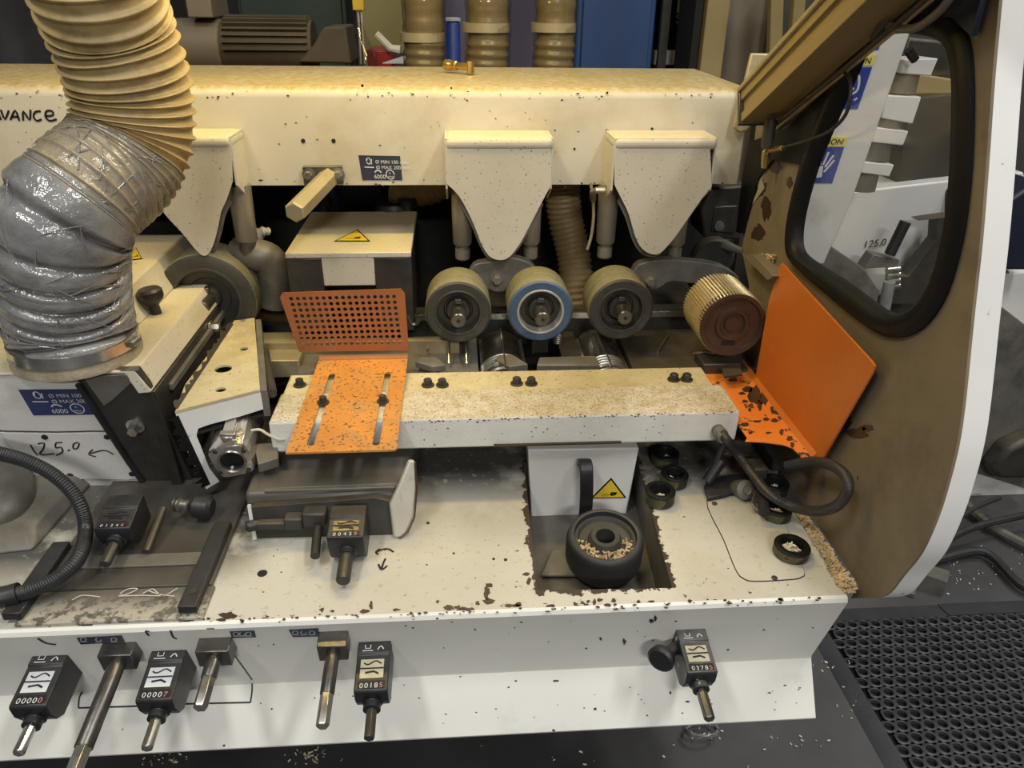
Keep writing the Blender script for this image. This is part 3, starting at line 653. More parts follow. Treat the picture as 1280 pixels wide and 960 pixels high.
# rounded housing behind the hidden roller
mh = thing('gear_housing', (-.47, 1.70, 1.0), 'rounded dusty cast housing behind the half hidden roller', 'housing')
p = pY(332, 330, 1.67)
MB().tube(catmull([p+V((-.06, .02, .02)), p+V((-.02, 0, .022)), p+V((.012, .005, .004)), p+V((.012, .01, -.05)), p+V((.0, .015, -.10))], 5), .036, 18).build('elbow', 'cast_grey', mh)
MB().lathe(pY(312, 318, 1.655), (0, 0, 1), [(0, .018), (.015, .0195), (.028, .018)], 20).build('collar', 'worn_steel', mh)
# ================================================================ pressure shoe box
ps = thing('pressure_shoe', (-.23, 1.75, .96), 'cream topped pressure shoe with warning triangle and two black knobs', 'pressure shoe')
zt = 1.15; tl, tr, br, bl = [pZ(x, y, zt) for x, y in [(393, 266), (521, 264), (513, 317), (358, 314)]]
x0, x1, y0, y1 = -.366, -.100, 1.59, 1.93
MB().box(x0, x1, y0, y1, zt-.012, zt).build('top_plate', 'shield_paint', ps, bevel=.002)
MB().box(x0+.075, x1-.08, y0+.001, y0+.02, zt-.075, zt-.012).build('front_bridge', 'shield_paint', ps, bevel=.002)
for a, b in ((x0, x0+.075), (x1-.08, x1)): MB().box(a, b, y0+.002, y1, .965, zt-.012).build('side_leg', 'dark_steel', ps, bevel=.003)
MB().box(x0+.075, x1-.08, y0+.10, y1, .98, zt-.012).build('inner_block', 'cast_dark', ps)
warning(ps, Plane((0, 0, zt), UP), [(447, 287), (417, 302), (463, 302)])
for px_, py_ in ((405, 263), (510, 263)):
    MB().lathe(pZ(px_, py_, zt), UP, [(0, .012), (.01, .012), (.012, .022), (.028, .024), (.032, .020)], 20).build('knob', 'black_plastic', ps)
# foot with a bent tip on the right of the shoe
MB().tube(catmull([pY(510, 395, 1.57), pY(514, 404, 1.57), pY(520, 405, 1.57), pY(525, 398, 1.57)], 4), .004, 8).build('bent_pin', 'worn_steel', ps)
# ================================================================ orange guards
og = thing('perforated_guard', (-.2, 1.28, .957), 'worn orange angle guard with perforated upright and two adjusting slots', 'guard')
zg = .9585; th = .0035
gx0, gx1, gy0, gy1 = -.293, -.109, 1.096, 1.452
def slot(xc, ya, yb, r, z):
    return [(xc+r*math.cos(t), ya+r*math.sin(t), z) for t in [math.pi+i*math.pi/6 for i in range(7)]]+[(xc+r*math.cos(t), yb+r*math.sin(t), z) for t in [i*math.pi/6 for i in range(7)]]
MB().plate([(gx0, gy0, zg), (gx1-.004, gy0, zg), (gx1, gy0+.006, zg), (gx1, gy1, zg), (gx0, gy1, zg)], [slot(-.256, 1.122, 1.385, .0062, zg), slot(-.1455, 1.118, 1.385, .0062, zg)], (0, 0, th)).build('base_plate', 'orange_worn', og, smooth=0)
for xs in (-.256, -.1455):
    mb = MB(); hexbolt(mb, (xs, pZ(443, 505, zg).y, zg+th), UP, .0078, .011); mb.build('slot_bolt', 'dark_steel', og)
mb = MB(); rr = .010
bend = [[(xx, gy1+rr*math.sin(t), zg+th+rr-rr*math.cos(t)-.0) for t in [i*.25 for i in range(6)]] for xx in (gx0, gx1)]
MB().add(bend[0]+bend[1], [(i, i+1, 7+i, 6+i) for i in range(5)]).build('bend', 'orange_perf', og, smooth=60)
# upright: perforated grid built cell by cell on a plane leaning slightly back
vp = Plane((0, gy1+rr, zg+.012), (0, -1, .10))
cor = {k: vp.at(x, y) for k, (x, y) in dict(bl=(374, 440), tl=(350, 366), tr=(505, 361), br=(511, 438)).items()}
gl = {k: vp.at(x, y) for k, (x, y) in dict(bl=(376, 434), tl=(359, 370), tr=(496, 367), br=(504, 431)).items()}
nx, ny, seg = 17, 9, 10; vn = -vp.n*.003
def gp(u, v_): return (gl['bl']*(1-u)+gl['br']*u)*(1-v_)+(gl['tl']*(1-u)+gl['tr']*u)*v_
mb = MB(); hr = .0041; ux = (gl['br']-gl['bl']).normalized(); uz = vp.n.cross(ux).normalized(); uz = uz if uz.z > 0 else -uz
for j in range(ny):
    for i in range(nx):
        ctr = gp((i+.5)/nx, (j+.5)/ny); sq = []
        qc = [gp(i/nx, j/ny), gp((i+1)/nx, j/ny), gp((i+1)/nx, (j+1)/ny), gp(i/nx, (j+1)/ny)]
        for e in range(4):
            for k in range(3): sq.append(qc[e].lerp(qc[(e+1) % 4], k/3))
        ci = []
        for s_ in sq:
            dd = (s_-ctr).normalized(); ci.append(ctr+dd*hr)
        n = len(sq); base_ = len(mb.v); mb.v += sq+ci+[p+vn for p in ci]+[p+vn for p in sq]
        for k in range(n):
            k2 = (k+1) % n
            mb.f += [[base_+k, base_+k2, base_+n+k2, base_+n+k], [base_+n+k, base_+n+k2, base_+2*n+k2, base_+2*n+k], [base_+2*n+k, base_+2*n+k2, base_+3*n+k2, base_+3*n+k]]
tl2 = [vp.at(x, y) for x, y in [(350, 372), (353, 366)]]; tr2 = [vp.at(x, y) for x, y in [(501, 361), (506, 367)]]
mb.plate([cor['bl'], tl2[0], tl2[1], tr2[0], tr2[1], cor['br']], [[gl['bl'], gl['br'], gl['tr'], gl['tl']]], vn)
mb.build('perforated_upright', 'orange_perf', og, smooth=0)
# right hand guard
rg = thing('bent_guard', (.6, 1.2, .92), 'chipped bright orange bent guard plate beside the brown hood panel', 'guard')
zr = .924; XG = .622
vtx = [(XG, 1.372, 1.188), (XG, 1.365, 1.192), tuple(pX(1089, 451, XG)), tuple(pX(1093, 457, XG)), tuple(pX(1090, 466, XG)), tuple(pX(1030, 570, XG)), tuple(pX(1020, 577, XG)), (XG, 1.09, zr+.006), (XG, 1.394, zr+.006), (XG, 1.394, 1.10)]
MB().plate(vtx, [], (.004, 0, 0)).build('upright', 'orange_paint', rg, bevel=.001)
hz = [(XG+.002, 1.085, zr), pZ(1004, 577, zr), pZ(997, 568, zr), pZ(990, 561, zr), pZ(978, 557, zr), pZ(955, 554, zr), pZ(931, 553, zr), (.5235, 1.16, zr), (.5235, 1.46, zr), (XG+.002, 1.47, zr)]
hz = [V(p) for p in hz]
for p in hz: p.x = min(p.x, XG+.002)
MB().plate(hz, [], (0, 0, .004)).build('foot_plate', 'orange_chipped', rg, bevel=.001)
MB().prism([(XG-.008, 1.09, zr+.004), (XG+.001, 1.09, zr+.004), (XG+.001, 1.09, zr+.013)], (0, .38, 0)).build('bend', 'orange_paint', rg)
random.seed(5); gpl = Plane((0, 0, zr+.004), UP); mb = MB()
for cx, cy, rx, ry in [(943, 493, 8, 12), (955, 498, 6, 9), (935, 487, 8, 4), (950, 507, 4, 6), (928, 492, 5, 2), (965, 512, 3, 4), (972, 516, 7, 3), (985, 523, 6, 4), (958, 524, 4, 2), (968, 526, 6, 3), (947, 527, 5, 2), (931, 502, 4, 2), (937, 512, 2, 3), (931, 531, 5, 3), (977, 540, 3, 4), (987, 548, 4, 4), (990, 556, 3, 4), (960, 541, 4, 1.5), (938, 541, 4, 2), (917, 475, 6, 3)]:
    mb.prism([gpl.at(x, y, .0002) for x, y in blob(cx, cy, rx, ry)], (0, 0, .0005))
tag(mb.build('paint_chip_scar', 'resin_disc', rg, smooth=0), kind='stuff')
# dark bracket below the steel roller
kb = thing('roller_bracket', (.56, 1.45, .93), 'dark steel bracket under the toothed steel roller', 'bracket')
MB().box(.515, .60, 1.42, 1.48, .928, .952).build('bracket_body', 'dark_steel', kb, bevel=.003)
MB().prism([pZ(x, y, .951) for x, y in [(902, 462), (925, 462), (928, 470), (905, 473)]], (0, 0, .004)).build('bracket_lug', 'cast_dark', kb)
MB().tube([pZ(865, 442, .955), pZ(880, 440, .955), pZ(893, 442, .955)], .004, 8).build('clevis_pin', 'steel', kb)
# ================================================================ spindle hood on the left
HX = -.550; HY = 1.198; HZ = 1.07
hd = thing('spindle_hood', (-.85, 1.45, .82), 'white spindle hood with dark steel side plate under the big hose', 'hood')
MB().hexa([(-1.25, HY, HZ-.006), (HX, HY, HZ-.006), (HX, 1.75, HZ-.006), (-1.25, 1.75, HZ-.006), (-1.25, HY, HZ), (HX, HY, HZ), (HX, 1.75, HZ), (-1.25, 1.75, HZ)]).build('hood_top', 'shield_paint', hd, bevel=.002)
MB().hexa([(HX-.004, HY, HZ-.045), (HX+.016, HY+.004, HZ-.045), (HX+.022, 1.755, HZ-.04), (HX-.004, 1.755, HZ-.045), (HX-.02, HY, HZ-.004), (HX, HY, HZ-.001), (HX, 1.75, HZ-.001), (HX-.02, 1.75, HZ-.004)]).build('hood_rim', 'shield_paint', hd, bevel=.002)
MB().hexa([(-.95, 1.40, HZ), (-.612, 1.40, HZ), (-.612, 1.80, HZ), (-.95, 1.80, HZ), (-.95, 1.43, HZ+.062), (-.64, 1.43, HZ+.062), (-.64, 1.80, HZ+.062), (-.95, 1.80, HZ+.062)]).build('raised_block', 'shield_paint', hd, bevel=.004)
warning(hd, Plane((0, 0, HZ+.062), UP), [(170, 309), (160, 326), (178, 324)])
# front: undercut sheet
hfp = Plane((0, HY+.004, HZ-.01), (0, -1, -.20))
q = [(-60, 471), (100, 468), (190, 607), (60, 608), (30, 575), (-60, 575)]
MB().plate([hfp.at(x, y) for x, y in q], [], -hfp.n*.012).build('front_sheet', 'white_paint', hd, bevel=.0015)
cvr = MB().plate(catmull([hfp.at(x, y, .0004) for x, y in [(3, 541), (8, 540), (70, 541), (130, 540), (138, 545), (158, 578), (172, 597), (120, 597), (50, 598), (42, 595), (25, 570)]], 3, True), [], hfp.n*.003).build('access_panel', 'white_paint', hd, smooth=20)
MB().tube(catmull([hfp.at(x, y, .0012) for x, y in [(2, 541), (8, 539), (70, 540), (130, 539), (139, 544), (159, 578), (174, 598), (120, 598), (50, 599), (41, 596), (24, 570)]], 3, True), .0011, 6, True).build('panel_gap', 'ink', cvr)
for x, y in [(56, 546), (134, 546), (165, 592), (88, 594)]:
    MB().lathe(hfp.at(x, y, .0034), hfp.n, [(0, .0055), (.002, .0055), (.003, .003)], 14).build('panel_screw', 'black_plastic', cvr)
mb = MB()
for s in [[(38, 556), (42, 563), (47, 569)], [(47, 555), (55, 554), (54, 561), (50, 568), (68, 567)], [(78, 553), (70, 554), (70, 560), (76, 559), (78, 565), (70, 569)], [(87, 562), (85, 563.5), (87, 563)], [(98, 553), (92, 555), (92, 561), (97, 560), (99, 554)], [(142, 568), (130, 563), (113, 567)], [(116, 562), (111, 568), (120, 571)]]:
    mb.ribbon(catmull([hfp.at(x, y, .0042) for x, y in s], 4), hfp.n, .0028)
tag(mb.build('handwriting', 'ink', cvr, smooth=0), 'handwritten 125.0 and arrow', kind='stuff')
st = spec_label(hd, hfp, [(23, 487), (109, 486), (124, 518), (42, 519)], 'label_blue')
# dark front corner plate and side plate
MB().plate([hfp.at(x, y, .002) for x, y in [(92, 466), (172, 463), (186, 482), (246, 612), (238, 632), (207, 645), (200, 640), (110, 500)]], [], -hfp.n*.014).build('corner_plate', 'dark_steel', hd, bevel=.0015)
MB().tube([hfp.at(x, y, .004) for x, y in [(98, 480), (150, 560), (204, 640)]], .006, 8).build('corner_bead', 'black_plastic', hd)
MB().plate([hfp.at(x, y, .0022) for x, y in [(104, 470), (158, 467), (166, 476), (140, 500), (130, 506)]], [], hfp.n*.003).build('corner_gusset', 'cast_grey', hd, bevel=.001)
SX = -.53
sp = [pX(x, y, SX) for x, y in [(150, 478), (283, 385), (300, 400), (262, 470), (262, 560), (244, 626), (209, 645), (150, 528)]]
sp = [V((SX, HY+.01, HZ-.046)), V((SX, 1.72, HZ-.046)), V((SX, 1.72, .90)), V((SX, 1.36, .82)), V((SX, 1.28, .80)), V((SX, 1.235, .80)), V((SX, HY+.022, .99))]
MB().plate(sp, [], (-.02, 0, 0)).build('side_plate', 'dark_steel', hd, bevel=.002)
MB().prism([(SX-.02, HY+.085, HZ-.05), (-1.2, HY+.085, HZ-.05), (-1.2, 1.72, HZ-.05), (SX-.02, 1.72, HZ-.05)], (0, 0, -.10)).build('inner_body', 'cast_dark', hd)
MB().box(SX, SX+.008, HY+.07, 1.70, HZ-.075, HZ-.062).build('side_rail', 'cast_grey', hd, bevel=.001)
mb = MB(); hexbolt(mb, pX(263, 409, SX+.001), RX, .010, .016); mb.build('side_bolt', 'steel', hd)
mb = MB(); hexbolt(mb, hfp.at(170, 531, .0025), hfp.n, .011, .018); mb.build('side_bolt', 'bright_steel', hd)
MB().prism([hfp.at(x, y, -.02) for x, y in [(66, 607), (180, 601), (184, 619), (92, 621)]], -hfp.n*.01).build('lower_lip', 'white_paint', hd, bevel=.001)
# black clamping knob
kn = thing('clamping_knob', pZ(196, 392, HZ), 'black mushroom knob on top of the white spindle hood', 'knob')
p = pZ(196, 392, HZ)
MB().lathe(p, (-.12, 0, 1), [(0, .010), (.018, .010), (.022, .013), (.030, .022), (.036, .0245), (.048, .0245), (.053, .020)], 24).build('knob_body', 'black_plastic', kn)
# handwritten size on the hood top
stroke('pen_digits', Plane((0, 0, HZ), UP), [[(166, 426), (167, 430)], [(170, 424), (172, 429)], [(175, 423), (176, 425)]], .0025, hd)
# ================================================================ big dust hose
hose = thing('dust_hose', (-.68, 1.30, HZ), 'tan ribbed dust hose with its lower end wrapped in clear film', 'hose')
ctrl = [pZ(97, 438, HZ+.01), pY(86, 395, 1.272), pY(78, 340, 1.25), pY(78, 285, 1.235), pY(108, 240, 1.26), pY(146, 207, 1.31), pY(166, 168, 1.34), pY(165, 120, 1.345), pY(153, 75, 1.335), pY(136, 30, 1.32), pY(116, -25, 1.29)]
dC = ctrl[-1]-ctrl[-4]
ctrl += [ctrl[-1]+dC*.9, ctrl[-1]+dC*1.9]
hp_ = catmull(ctrl, 40)
acc = [0.0]
for i in range(1, len(hp_)): acc.append(acc[-1]+(hp_[i]-hp_[i-1]).length)
def resample(pts, acc, n):
    out = []; j = 0
    for k in range(n):
        s = acc[-1]*k/(n-1)
        while j < len(acc)-2 and acc[j+1] < s: j += 1
        f = (s-acc[j])/max(1e-9, acc[j+1]-acc[j]); out.append(pts[j].lerp(pts[j+1], f))
    return out
NH = 1300; hp_ = resample(hp_, acc, NH); Lh = acc[-1]; dsh = Lh/(NH-1)
def idx_near(x, y):
    best = min(range(NH), key=lambda i: (hp_[i]-EYE).normalized().angle(ray(x, y).normalized())); return best
split = idx_near(100, 248); split2 = idx_near(160, 192)
phs = [0.0]; 
for i in range(1, NH):
    f = (i-split2)/(idx_near(150, 68)-split2); f = min(1, max(0, f)); pit = .040 if i < split else .0115+.0095*f
    phs.append(phs[-1]+dsh/pit)
def hose_r(i, R, amp, wd=.16): return R+amp*math.exp(-(((phs[i] % 1.0)-.5)/wd)**2)
def film_r(i):
    g = .013*math.exp(-(((phs[i] % 1.0)-.5)/.15)**2); e = min(1, max(0, (i-split+30)/40.0))
    return (.1035-g+.0016*math.sin(i*.17)*math.sin(i*.057+1))*(1-e)+.0955*e
MB().tube(hp_[:split+10], film_r, 72).build('film_wrap', 'film', hose, smooth=60)
MB().tube(hp_[split:split2+6], lambda i: hose_r(i+split, .0915, .004)+.001, 64).build('film_wrap_upper', 'film_tan', hose, smooth=60)
MB().tube(hp_[split2:], lambda i: hose_r(i+split2, .0885, .0075), 64).build('hose_ribbed', 'tan_hose', hose, smooth=60)
# loose film creases
mb = MB()
for k in range(130):
    i = random.randint(20, split2-5); a = random.uniform(0, 6.28); L = random.randint(18, 70); pts = []
    da = random.uniform(-.02, .02)
    for j in range(0, L, 5):
        ii = min(i+j, split2); t = (hp_[ii+1]-hp_[ii-1]).normalized(); u = t.orthogonal().normalized(); w_ = t.cross(u)
        pts.append(hp_[ii]+(u*math.cos(a+da*j)+w_*math.sin(a+da*j))*(.1030 if ii < split-30 else .0948))
    if len(pts) > 2: mb.tube(pts, lambda q, n=len(pts): .0011*math.sin(math.pi*(q+.15)/(n)), 6)
tag(mb.build('film_crease', 'film', hose), kind='stuff')
p0 = hp_[0]; axh = (hp_[8]-hp_[0]).normalized()
MB().lathe((p0.x, p0.y, HZ), UP, [(0, .104), (.006, .105), (.016, .100), (.02, .100), (.02, .08), (0, .08)], 48, True).build('spigot_collar', 'film_tan', hose)
cl = MB().lathe((p0.x, p0.y, HZ+.020), UP, [(0, .101), (.001, .1035), (.020, .1035), (.021, .101)], 48).build('hose_clamp', 'bright_steel', hose)
MB().tube([V((p0.x, p0.y, HZ+.03))+V((math.cos(a), math.sin(a), 0))*.108 for a in (-.25, -.12, 0)], .006, 8).build('clamp_screw', 'steel', cl)
# ================================================================ white bracket with holes and its air cylinder
wb = thing('cylinder_bracket', (-.43, 1.3, .9), 'cream bracket with round holes holding the air cylinder', 'bracket')
zb_ = 1.0
tp = [pZ(x, y, zb_) for x, y in [(291, 404), (318, 399), (325, 488), (218, 516), (236, 470)]]
tp = [V((-.492, 1.585, zb_)), V((-.452, 1.60, zb_)), pZ(325, 488, zb_), pZ(219, 515, zb_), V((-.505, 1.28, zb_))]
def circ(c, r, n=16): return [c+V((r*math.cos(2*math.pi*i/n), r*math.sin(2*math.pi*i/n), 0)) for i in range(n)]
MB().plate(tp, [circ(pZ(305, 436, zb_), .0085), circ(pZ(279, 461, zb_), .0165), circ(pZ(276, 487, zb_), .0095), circ(pZ(303, 400.5, zb_), .007)], (0, 0, -.004)).build('top_plate', 'dusty_strip', wb, smooth=0)
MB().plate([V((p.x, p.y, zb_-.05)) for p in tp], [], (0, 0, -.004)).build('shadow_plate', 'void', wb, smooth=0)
A_, B_ = tp[3], tp[2]; fpn = (B_-A_).cross(UP).normalized()
fq = Plane(A_, fpn)
MB().plate([fq.at(x, y) for x, y in [(219, 515), (325, 488), (332, 511), (300, 521), (262, 531), (248, 536), (246, 545), (262, 585), (275, 602), (258, 612), (232, 560)]], [], -fpn*.004).build('front_flange', 'white_paint', wb, bevel=.001)
MB().prism([B_, B_-UP*.055, V((-.448, 1.59, zb_-.055)), V((-.448, 1.59, zb_))], (.012, .002, 0)).build('side_flange', 'cast_grey', wb, bevel=.001)
MB().cyl(pZ(331, 440, .985), pZ(340, 492, .985), .009, n=12).build('side_rod', 'dark_steel', wb)
random.seed(9)
def ragged(name, pl_, p0, p1, back, lo, hi, parent, m, n=34, th=.0006):
    """strip whose one side runs p0-p1 and whose other side is torn"""
    p0, p1 = V((*p0, 0)), V((*p1, 0)); t = (p1-p0).normalized(); q = V((t.y, -t.x, 0)); L1, L2 = [], []
    for k in range(n):
        p = p0.lerp(p1, k/(n-1)); e = random.uniform(lo, hi); a, b = p-q*back, p+q*e
        L1.append(pl_.at(a.x, a.y, .0004)); L2.append(pl_.at(b.x, b.y, .0004))
    return MB().plate(L1+L2[::-1], [], pl_.n*th).build(name, m, parent, smooth=0)
ragged('black_overspray', fq, (261, 606), (221, 520), 2, 4, 18, wb, 'gasket_rubber')
ragged('black_overspray', Plane((0, 0, zb_), UP), (221, 511), (291, 405), 1, 2, 9, wb, 'dark_steel')
ac = thing('air_cylinder', (-.41, 1.2, .85), 'silver pneumatic cylinder with open bore under the holed bracket', 'cylinder')
f0 = pZ(290, 577, .905); dv = V((-.01, .13, .018)); an = dv.normalized()
def rsq(c, r, k, n=32, ax_=an):
    u = V((1, 0, 0)); u = (u-ax_*u.dot(ax_)).normalized(); w_ = u.cross(ax_).normalized(); w_ = w_ if w_.z > 0 else -w_; o = []
    for i in range(n):
        a = 2*math.pi*i/n+.2; s = (abs(math.cos(a-.2))**k+abs(math.sin(a-.2))**k)**(-1/k); o.append(c+(u*math.cos(a)+w_*math.sin(a))*r*s)
    return o
rc = .0345
def ring_at(t, r, k): return rsq(f0+an*t, r, k)
MB().rings([ring_at(0, .021, 2), ring_at(0, rc*.94, 5), ring_at(.004, rc, 5), ring_at(.13, rc, 5), ring_at(.13, .01, 2), ring_at(.02, .021, 2)], closed=True).build('barrel', 'bright_steel', ac, smooth=30)
MB().rings([rsq(f0+an*t, r, 2) for t, r in [(-.0005, .022), (-.002, .0235), (.0, .025), (.003, .022)]], closed=True).build('bore_ring', 'steel', ac)
MB().lathe(f0+an*.006, an, [(0, .0215), (.01, .0215)], 24).build('bore', 'black_gloss', ac)
u_ = V((1, 0, 0)); w2 = u_.cross(an); w2 = w2 if w2.z > 0 else -w2
for a in (.78, 2.36, 3.93, 5.5):
    MB().lathe(f0+(u_*math.cos(a)+w2*math.sin(a))*.034-an*.0006, -an, [(0, .0045), (.0012, .0045), (.0016, .003)], 10).build('socket_screw', 'dark_steel', ac)
MB().obox(f0+w2*(rc+.004)+an*.045-u_*.004, u_*.010, an*.03, w2*.004).build('sensor_rail', 'bright_steel', ac, bevel=.001)
MB().obox(f0+w2*(rc+.007)+an*.024-u_*.002, u_*.014, an*.006, w2*.006).build('sensor_clamp', 'steel', ac, bevel=.0015)
MB().tube(catmull([f0+w2*(rc+.007)+an*.024+u_*.012, pZ(322, 537, .93), pZ(335, 543, .93), pZ(348, 549, .925), pZ(358, 549, .92)], 5), .0026, 8).build('sensor_cable', 'pale_cord', ac)
MB().prism([pZ(x, y, .905) for x, y in [(318, 555), (346, 552), (348, 572), (322, 580)]], (0, 0, -.02)).build('side_block', 'cast_grey', ac, bevel=.002)
# ================================================================ dark spindle casting between fence and bed
sc = thing('spindle_casting', (-.24, 1.15, ZB), 'grimy grey rounded spindle casting below the orange guard', 'casting')
zc = .868
MB().prism([pZ(305, 617, zc), pZ(497, 607, zc), pZ(503, 606, zc), pZ(514, 573, zc), V((-.08, 1.33, zc)), V((-.385, 1.33, zc)), pZ(318, 585, zc)], (0, 0, -.068)).build('casting_body', 'grimy_grey', sc, bevel=.009, seg=4)
MB().prism([pZ(x, y, zc+.001) for x, y in [(330, 578), (500, 571), (497, 604), (322, 611)]], (0, 0, -.004)).build('casting_lid', 'grimy_grey', sc, bevel=.002)
cfp = Plane(pZ(400, 671, ZB+.001), (0, -1, .25))
MB().plate([cfp.at(x, y) for x, y in [(314, 634), (470, 622), (489, 626), (496, 669), (318, 673)]], [], -cfp.n*.02).build('front_recess', 'cast_dark', sc, bevel=.002)
MB().plate([cfp.at(x, y, .002) for x, y in [(309, 632), (313, 632), (321, 674), (316, 675)]], [], -cfp.n*.006).build('pale_edge', 'white_paint', sc)
flp = Plane(pZ(500, 673, ZB+.001), (.35, -.9, .3))
MB().plate([flp.at(x, y) for x, y in [(488, 630), (498, 610), (512, 576), (519, 576), (520, 610), (517, 645), (509, 664), (499, 673), (493, 672)]], [], -flp.n*.012).build('pale_flank', 'bed_paint', sc, bevel=.003)
MB().tube([flp.at(x, y, .001) for x, y in [(519, 578), (521, 612), (518, 646), (510, 665), (499, 673)]], .0018, 6).build('chipped_edge', 'resin_disc', sc)
MB().obox(cfp.at(344, 655, .010), RX*.030, V((0, .008, 0)), UP*.007).build('clamp_lever', 'cast_dark', sc, bevel=.003)
MB().lathe(cfp.at(316, 657, .012), V((-1, -.3, 0)), [(-.012, .008), (0, .010), (.008, .010), (.012, .007)], 14).build('lever_ball', 'black_plastic', sc)
MB().obox(cfp.at(368, 651, .012), RX*.016, V((0, .012, 0)), UP*.012).build('clamp_jaw', 'cast_dark', sc, bevel=.004)
MB().obox(cfp.at(394, 645, .012), RX*.020, V((0, .014, 0)), UP*.014).build('clamp_block', 'cast_dark', sc, bevel=.004)
MB().box(-.345, -.12, 1.118, 1.124, zc-.002, zc+.003).build('front_ridge', 'cast_grey', sc, bevel=.001)
p = pZ(397, 660, ZB+.035)
MB().cyl(p, pZ(394, 695, ZB+.03), .0078, n=14).build('lever_rod', 'black_plastic', sc)
# row of fittings seen under the fence
vr = thing('valve_row', (.0, 1.38, ZB), 'dark valve block with three round ports under the fence beam', 'valve')
MB().box(-.05, .06, 1.345, 1.40, ZB, ZB+.05).build('valve_body', 'cast_dark', vr, bevel=.003)
for x in (555, 573, 591): MB().lathe(pY(x, 573, 1.345), FR, [(0, .011), (.006, .011), (.006, .006), (.002, .005)], 16).build('port', 'dark_steel', vr)
# ================================================================ position counters and adjusting shafts on the front
AX = V((0, -.985, -.14)).normalized(); AN = V((0, -.14, .985)).normalized()
def px_of(p):
    d = V(p)-EYE; v = DX*d.x+DY*d.y+DZ*d.z; return (640+F*v.x/v.z, 480+F*v.y/v.z)
def reach(p, d, ytar):
    lo, hi = 0.0, .6
    for _ in range(40):
        m = (lo+hi)/2
        if px_of(V(p)+d*m)[1] < ytar: lo = m
        else: hi = m
    return V(p)+d*lo
def counter(label, front, z, ytip, L, w=.047, h=.05, m='black_plastic', digits='00000', win='print_white', group='position counters', rod_m='bright_steel', rr=.0088, ax=AX, an=AN, icons=True):
    w *= 1.13
    if L > .08: L *= 1.08; h *= 1.18
    Fp = pZ(*front, z)
    t = thing('position_counter', Fp-ax*L-an*h*.5, label, 'counter', group)
    def P(a, n, u): return Fp-ax*L+ax*a+an*n+RX*u      # a along axis from the back, n up (0 = top front edge)
    pf = [(0, .004), (L*.40, .005), (L*.42, .002), (L*.97, 0), (L, -.004), (L*1.0, -h*.42), (L*.93, -h*.78), (L*.80, -h), (0, -h)]
    MB().prism([P(a, n, -w/2) for a, n in pf], RX*w).build('counter_body', m, t, bevel=.003, seg=3)
    MB().prism([P(L*.50, .0025, -w*.36), P(L*.50, .0025, w*.34), P(L*.80, .0012, w*.34), P(L*.80, .0012, -w*.36)], an*.0004).build('scale_window', win, t, smooth=0)
    mb = MB(); mb.ribbon([P(L*(.56+.03*math.sin(k)), .0034, w*(-.26+.075*k)) for k in range(8)], an, .0022)
    mb.ribbon([P(L*.65, .0033, -w*.36), P(L*.65, .0033, w*.34)], an, .0022)
    mb.ribbon([P(L*.72, .003, -w*.2), P(L*.70, .003, w*.05), P(L*.74, .003, w*.2)], an, .003); mb.build('scale_symbol', 'ink', t, smooth=0)
    MB().prism([P(L*.84, .0012, -w*.40), P(L*.84, .0012, w*.40), P(L*.96, .0006, w*.40), P(L*.96, .0006, -w*.40)], an*.0005).build('digit_window', 'ink', t, smooth=0)
    dg = [P(L*.955, .0018, -w*.34+k*w*.145) for k in range(5)]
    for k, ch in enumerate(digits):
        text_mesh(ch, L*.11 if L > .07 else .010, dg[k], RX, -ax, t, 'digit', 'print_red' if k == 4 else 'print_white', .0)
    if icons:
        mb = MB()
        mb.ribbon([P(L*.37, .0058, -w*.34), P(L*.37, .0058, -w*.02)], an, .0016); mb.ribbon([P(L*.27, .0058, -w*.26), P(L*.33, .0058, -w*.26), P(L*.33, .0058, -w*.1), P(L*.27, .0058, -w*.1)], an, .0014)
        mb.ribbon([P(L*(.36-.06*math.sin(k*.5)), .0058, w*(.12+.03*k)) for k in range(7)], an, .0016); mb.build('printed_symbol', 'print_white', t, smooth=0)
    c0 = P(L*.86, -h*.56, 0)
    MB().lathe(c0, ax, [(0, .017), (L*.12, .0165), (L*.13+.002, .0135), (L*.2+.004, .0135), (L*.2+.005, .011)], 20).build('shaft_collar', m, t)
    e = reach(c0, ax, ytip); d = (e-c0).length
    MB().lathe(c0, ax, [(0, rr), (d-.002, rr), (d, rr*.8)], 6 if rr < .01 else 16, phase=.3).build('adjusting_spindle', rod_m, t, bevel=.0012)
    return t
counter('black position counter hanging left of the long steel rod', (33, 884), .716, 943, .105, digits='00000')
counter('black position counter between the long rod and the short shaft', (191, 876), .716, 937, .10, digits='00007', rod_m='steel')
counter('black position counter with worn digits right of the hexagonal shaft', (463, 864), .716, 924, .098, w=.045, digits='00185', win='print_cream', rod_m='dark_steel')
ctr = counter('dust speckled position counter with a lock knob at its side', (879, 841), .712, 900, .088, w=.043, m='dusty_plastic', digits='03785', win='print_cream', rod_m='worn_steel')
kp = pZ(832, 818, .70)
MB().lathe(kp+V((-.003, .0, 0)), (-.55, -.75, .1), [(-.012, .008), (0, .014), (.004, .021), (.014, .0225), (.018, .018)], 20).build('lock_knob', 'black_plastic', ctr)
MB().cyl(kp, pZ(850, 806, .70), .010, n=14).build('knob_stem', 'black_plastic', ctr)
counter('black counter reading 01248 on the dark slide plate', (139, 661), .872, 706, .075, w=.050, h=.05, digits='01248', icons=False, win='black_plastic', group='position counters', rod_m='dark_steel', rr=.009)
counter('black counter with worn chrome digits in front of the grey casting', (431, 672), .866, 727, .07, w=.052, h=.062, digits='00425', win='worn_steel', icons=False, rod_m='dark_steel', rr=.0115)
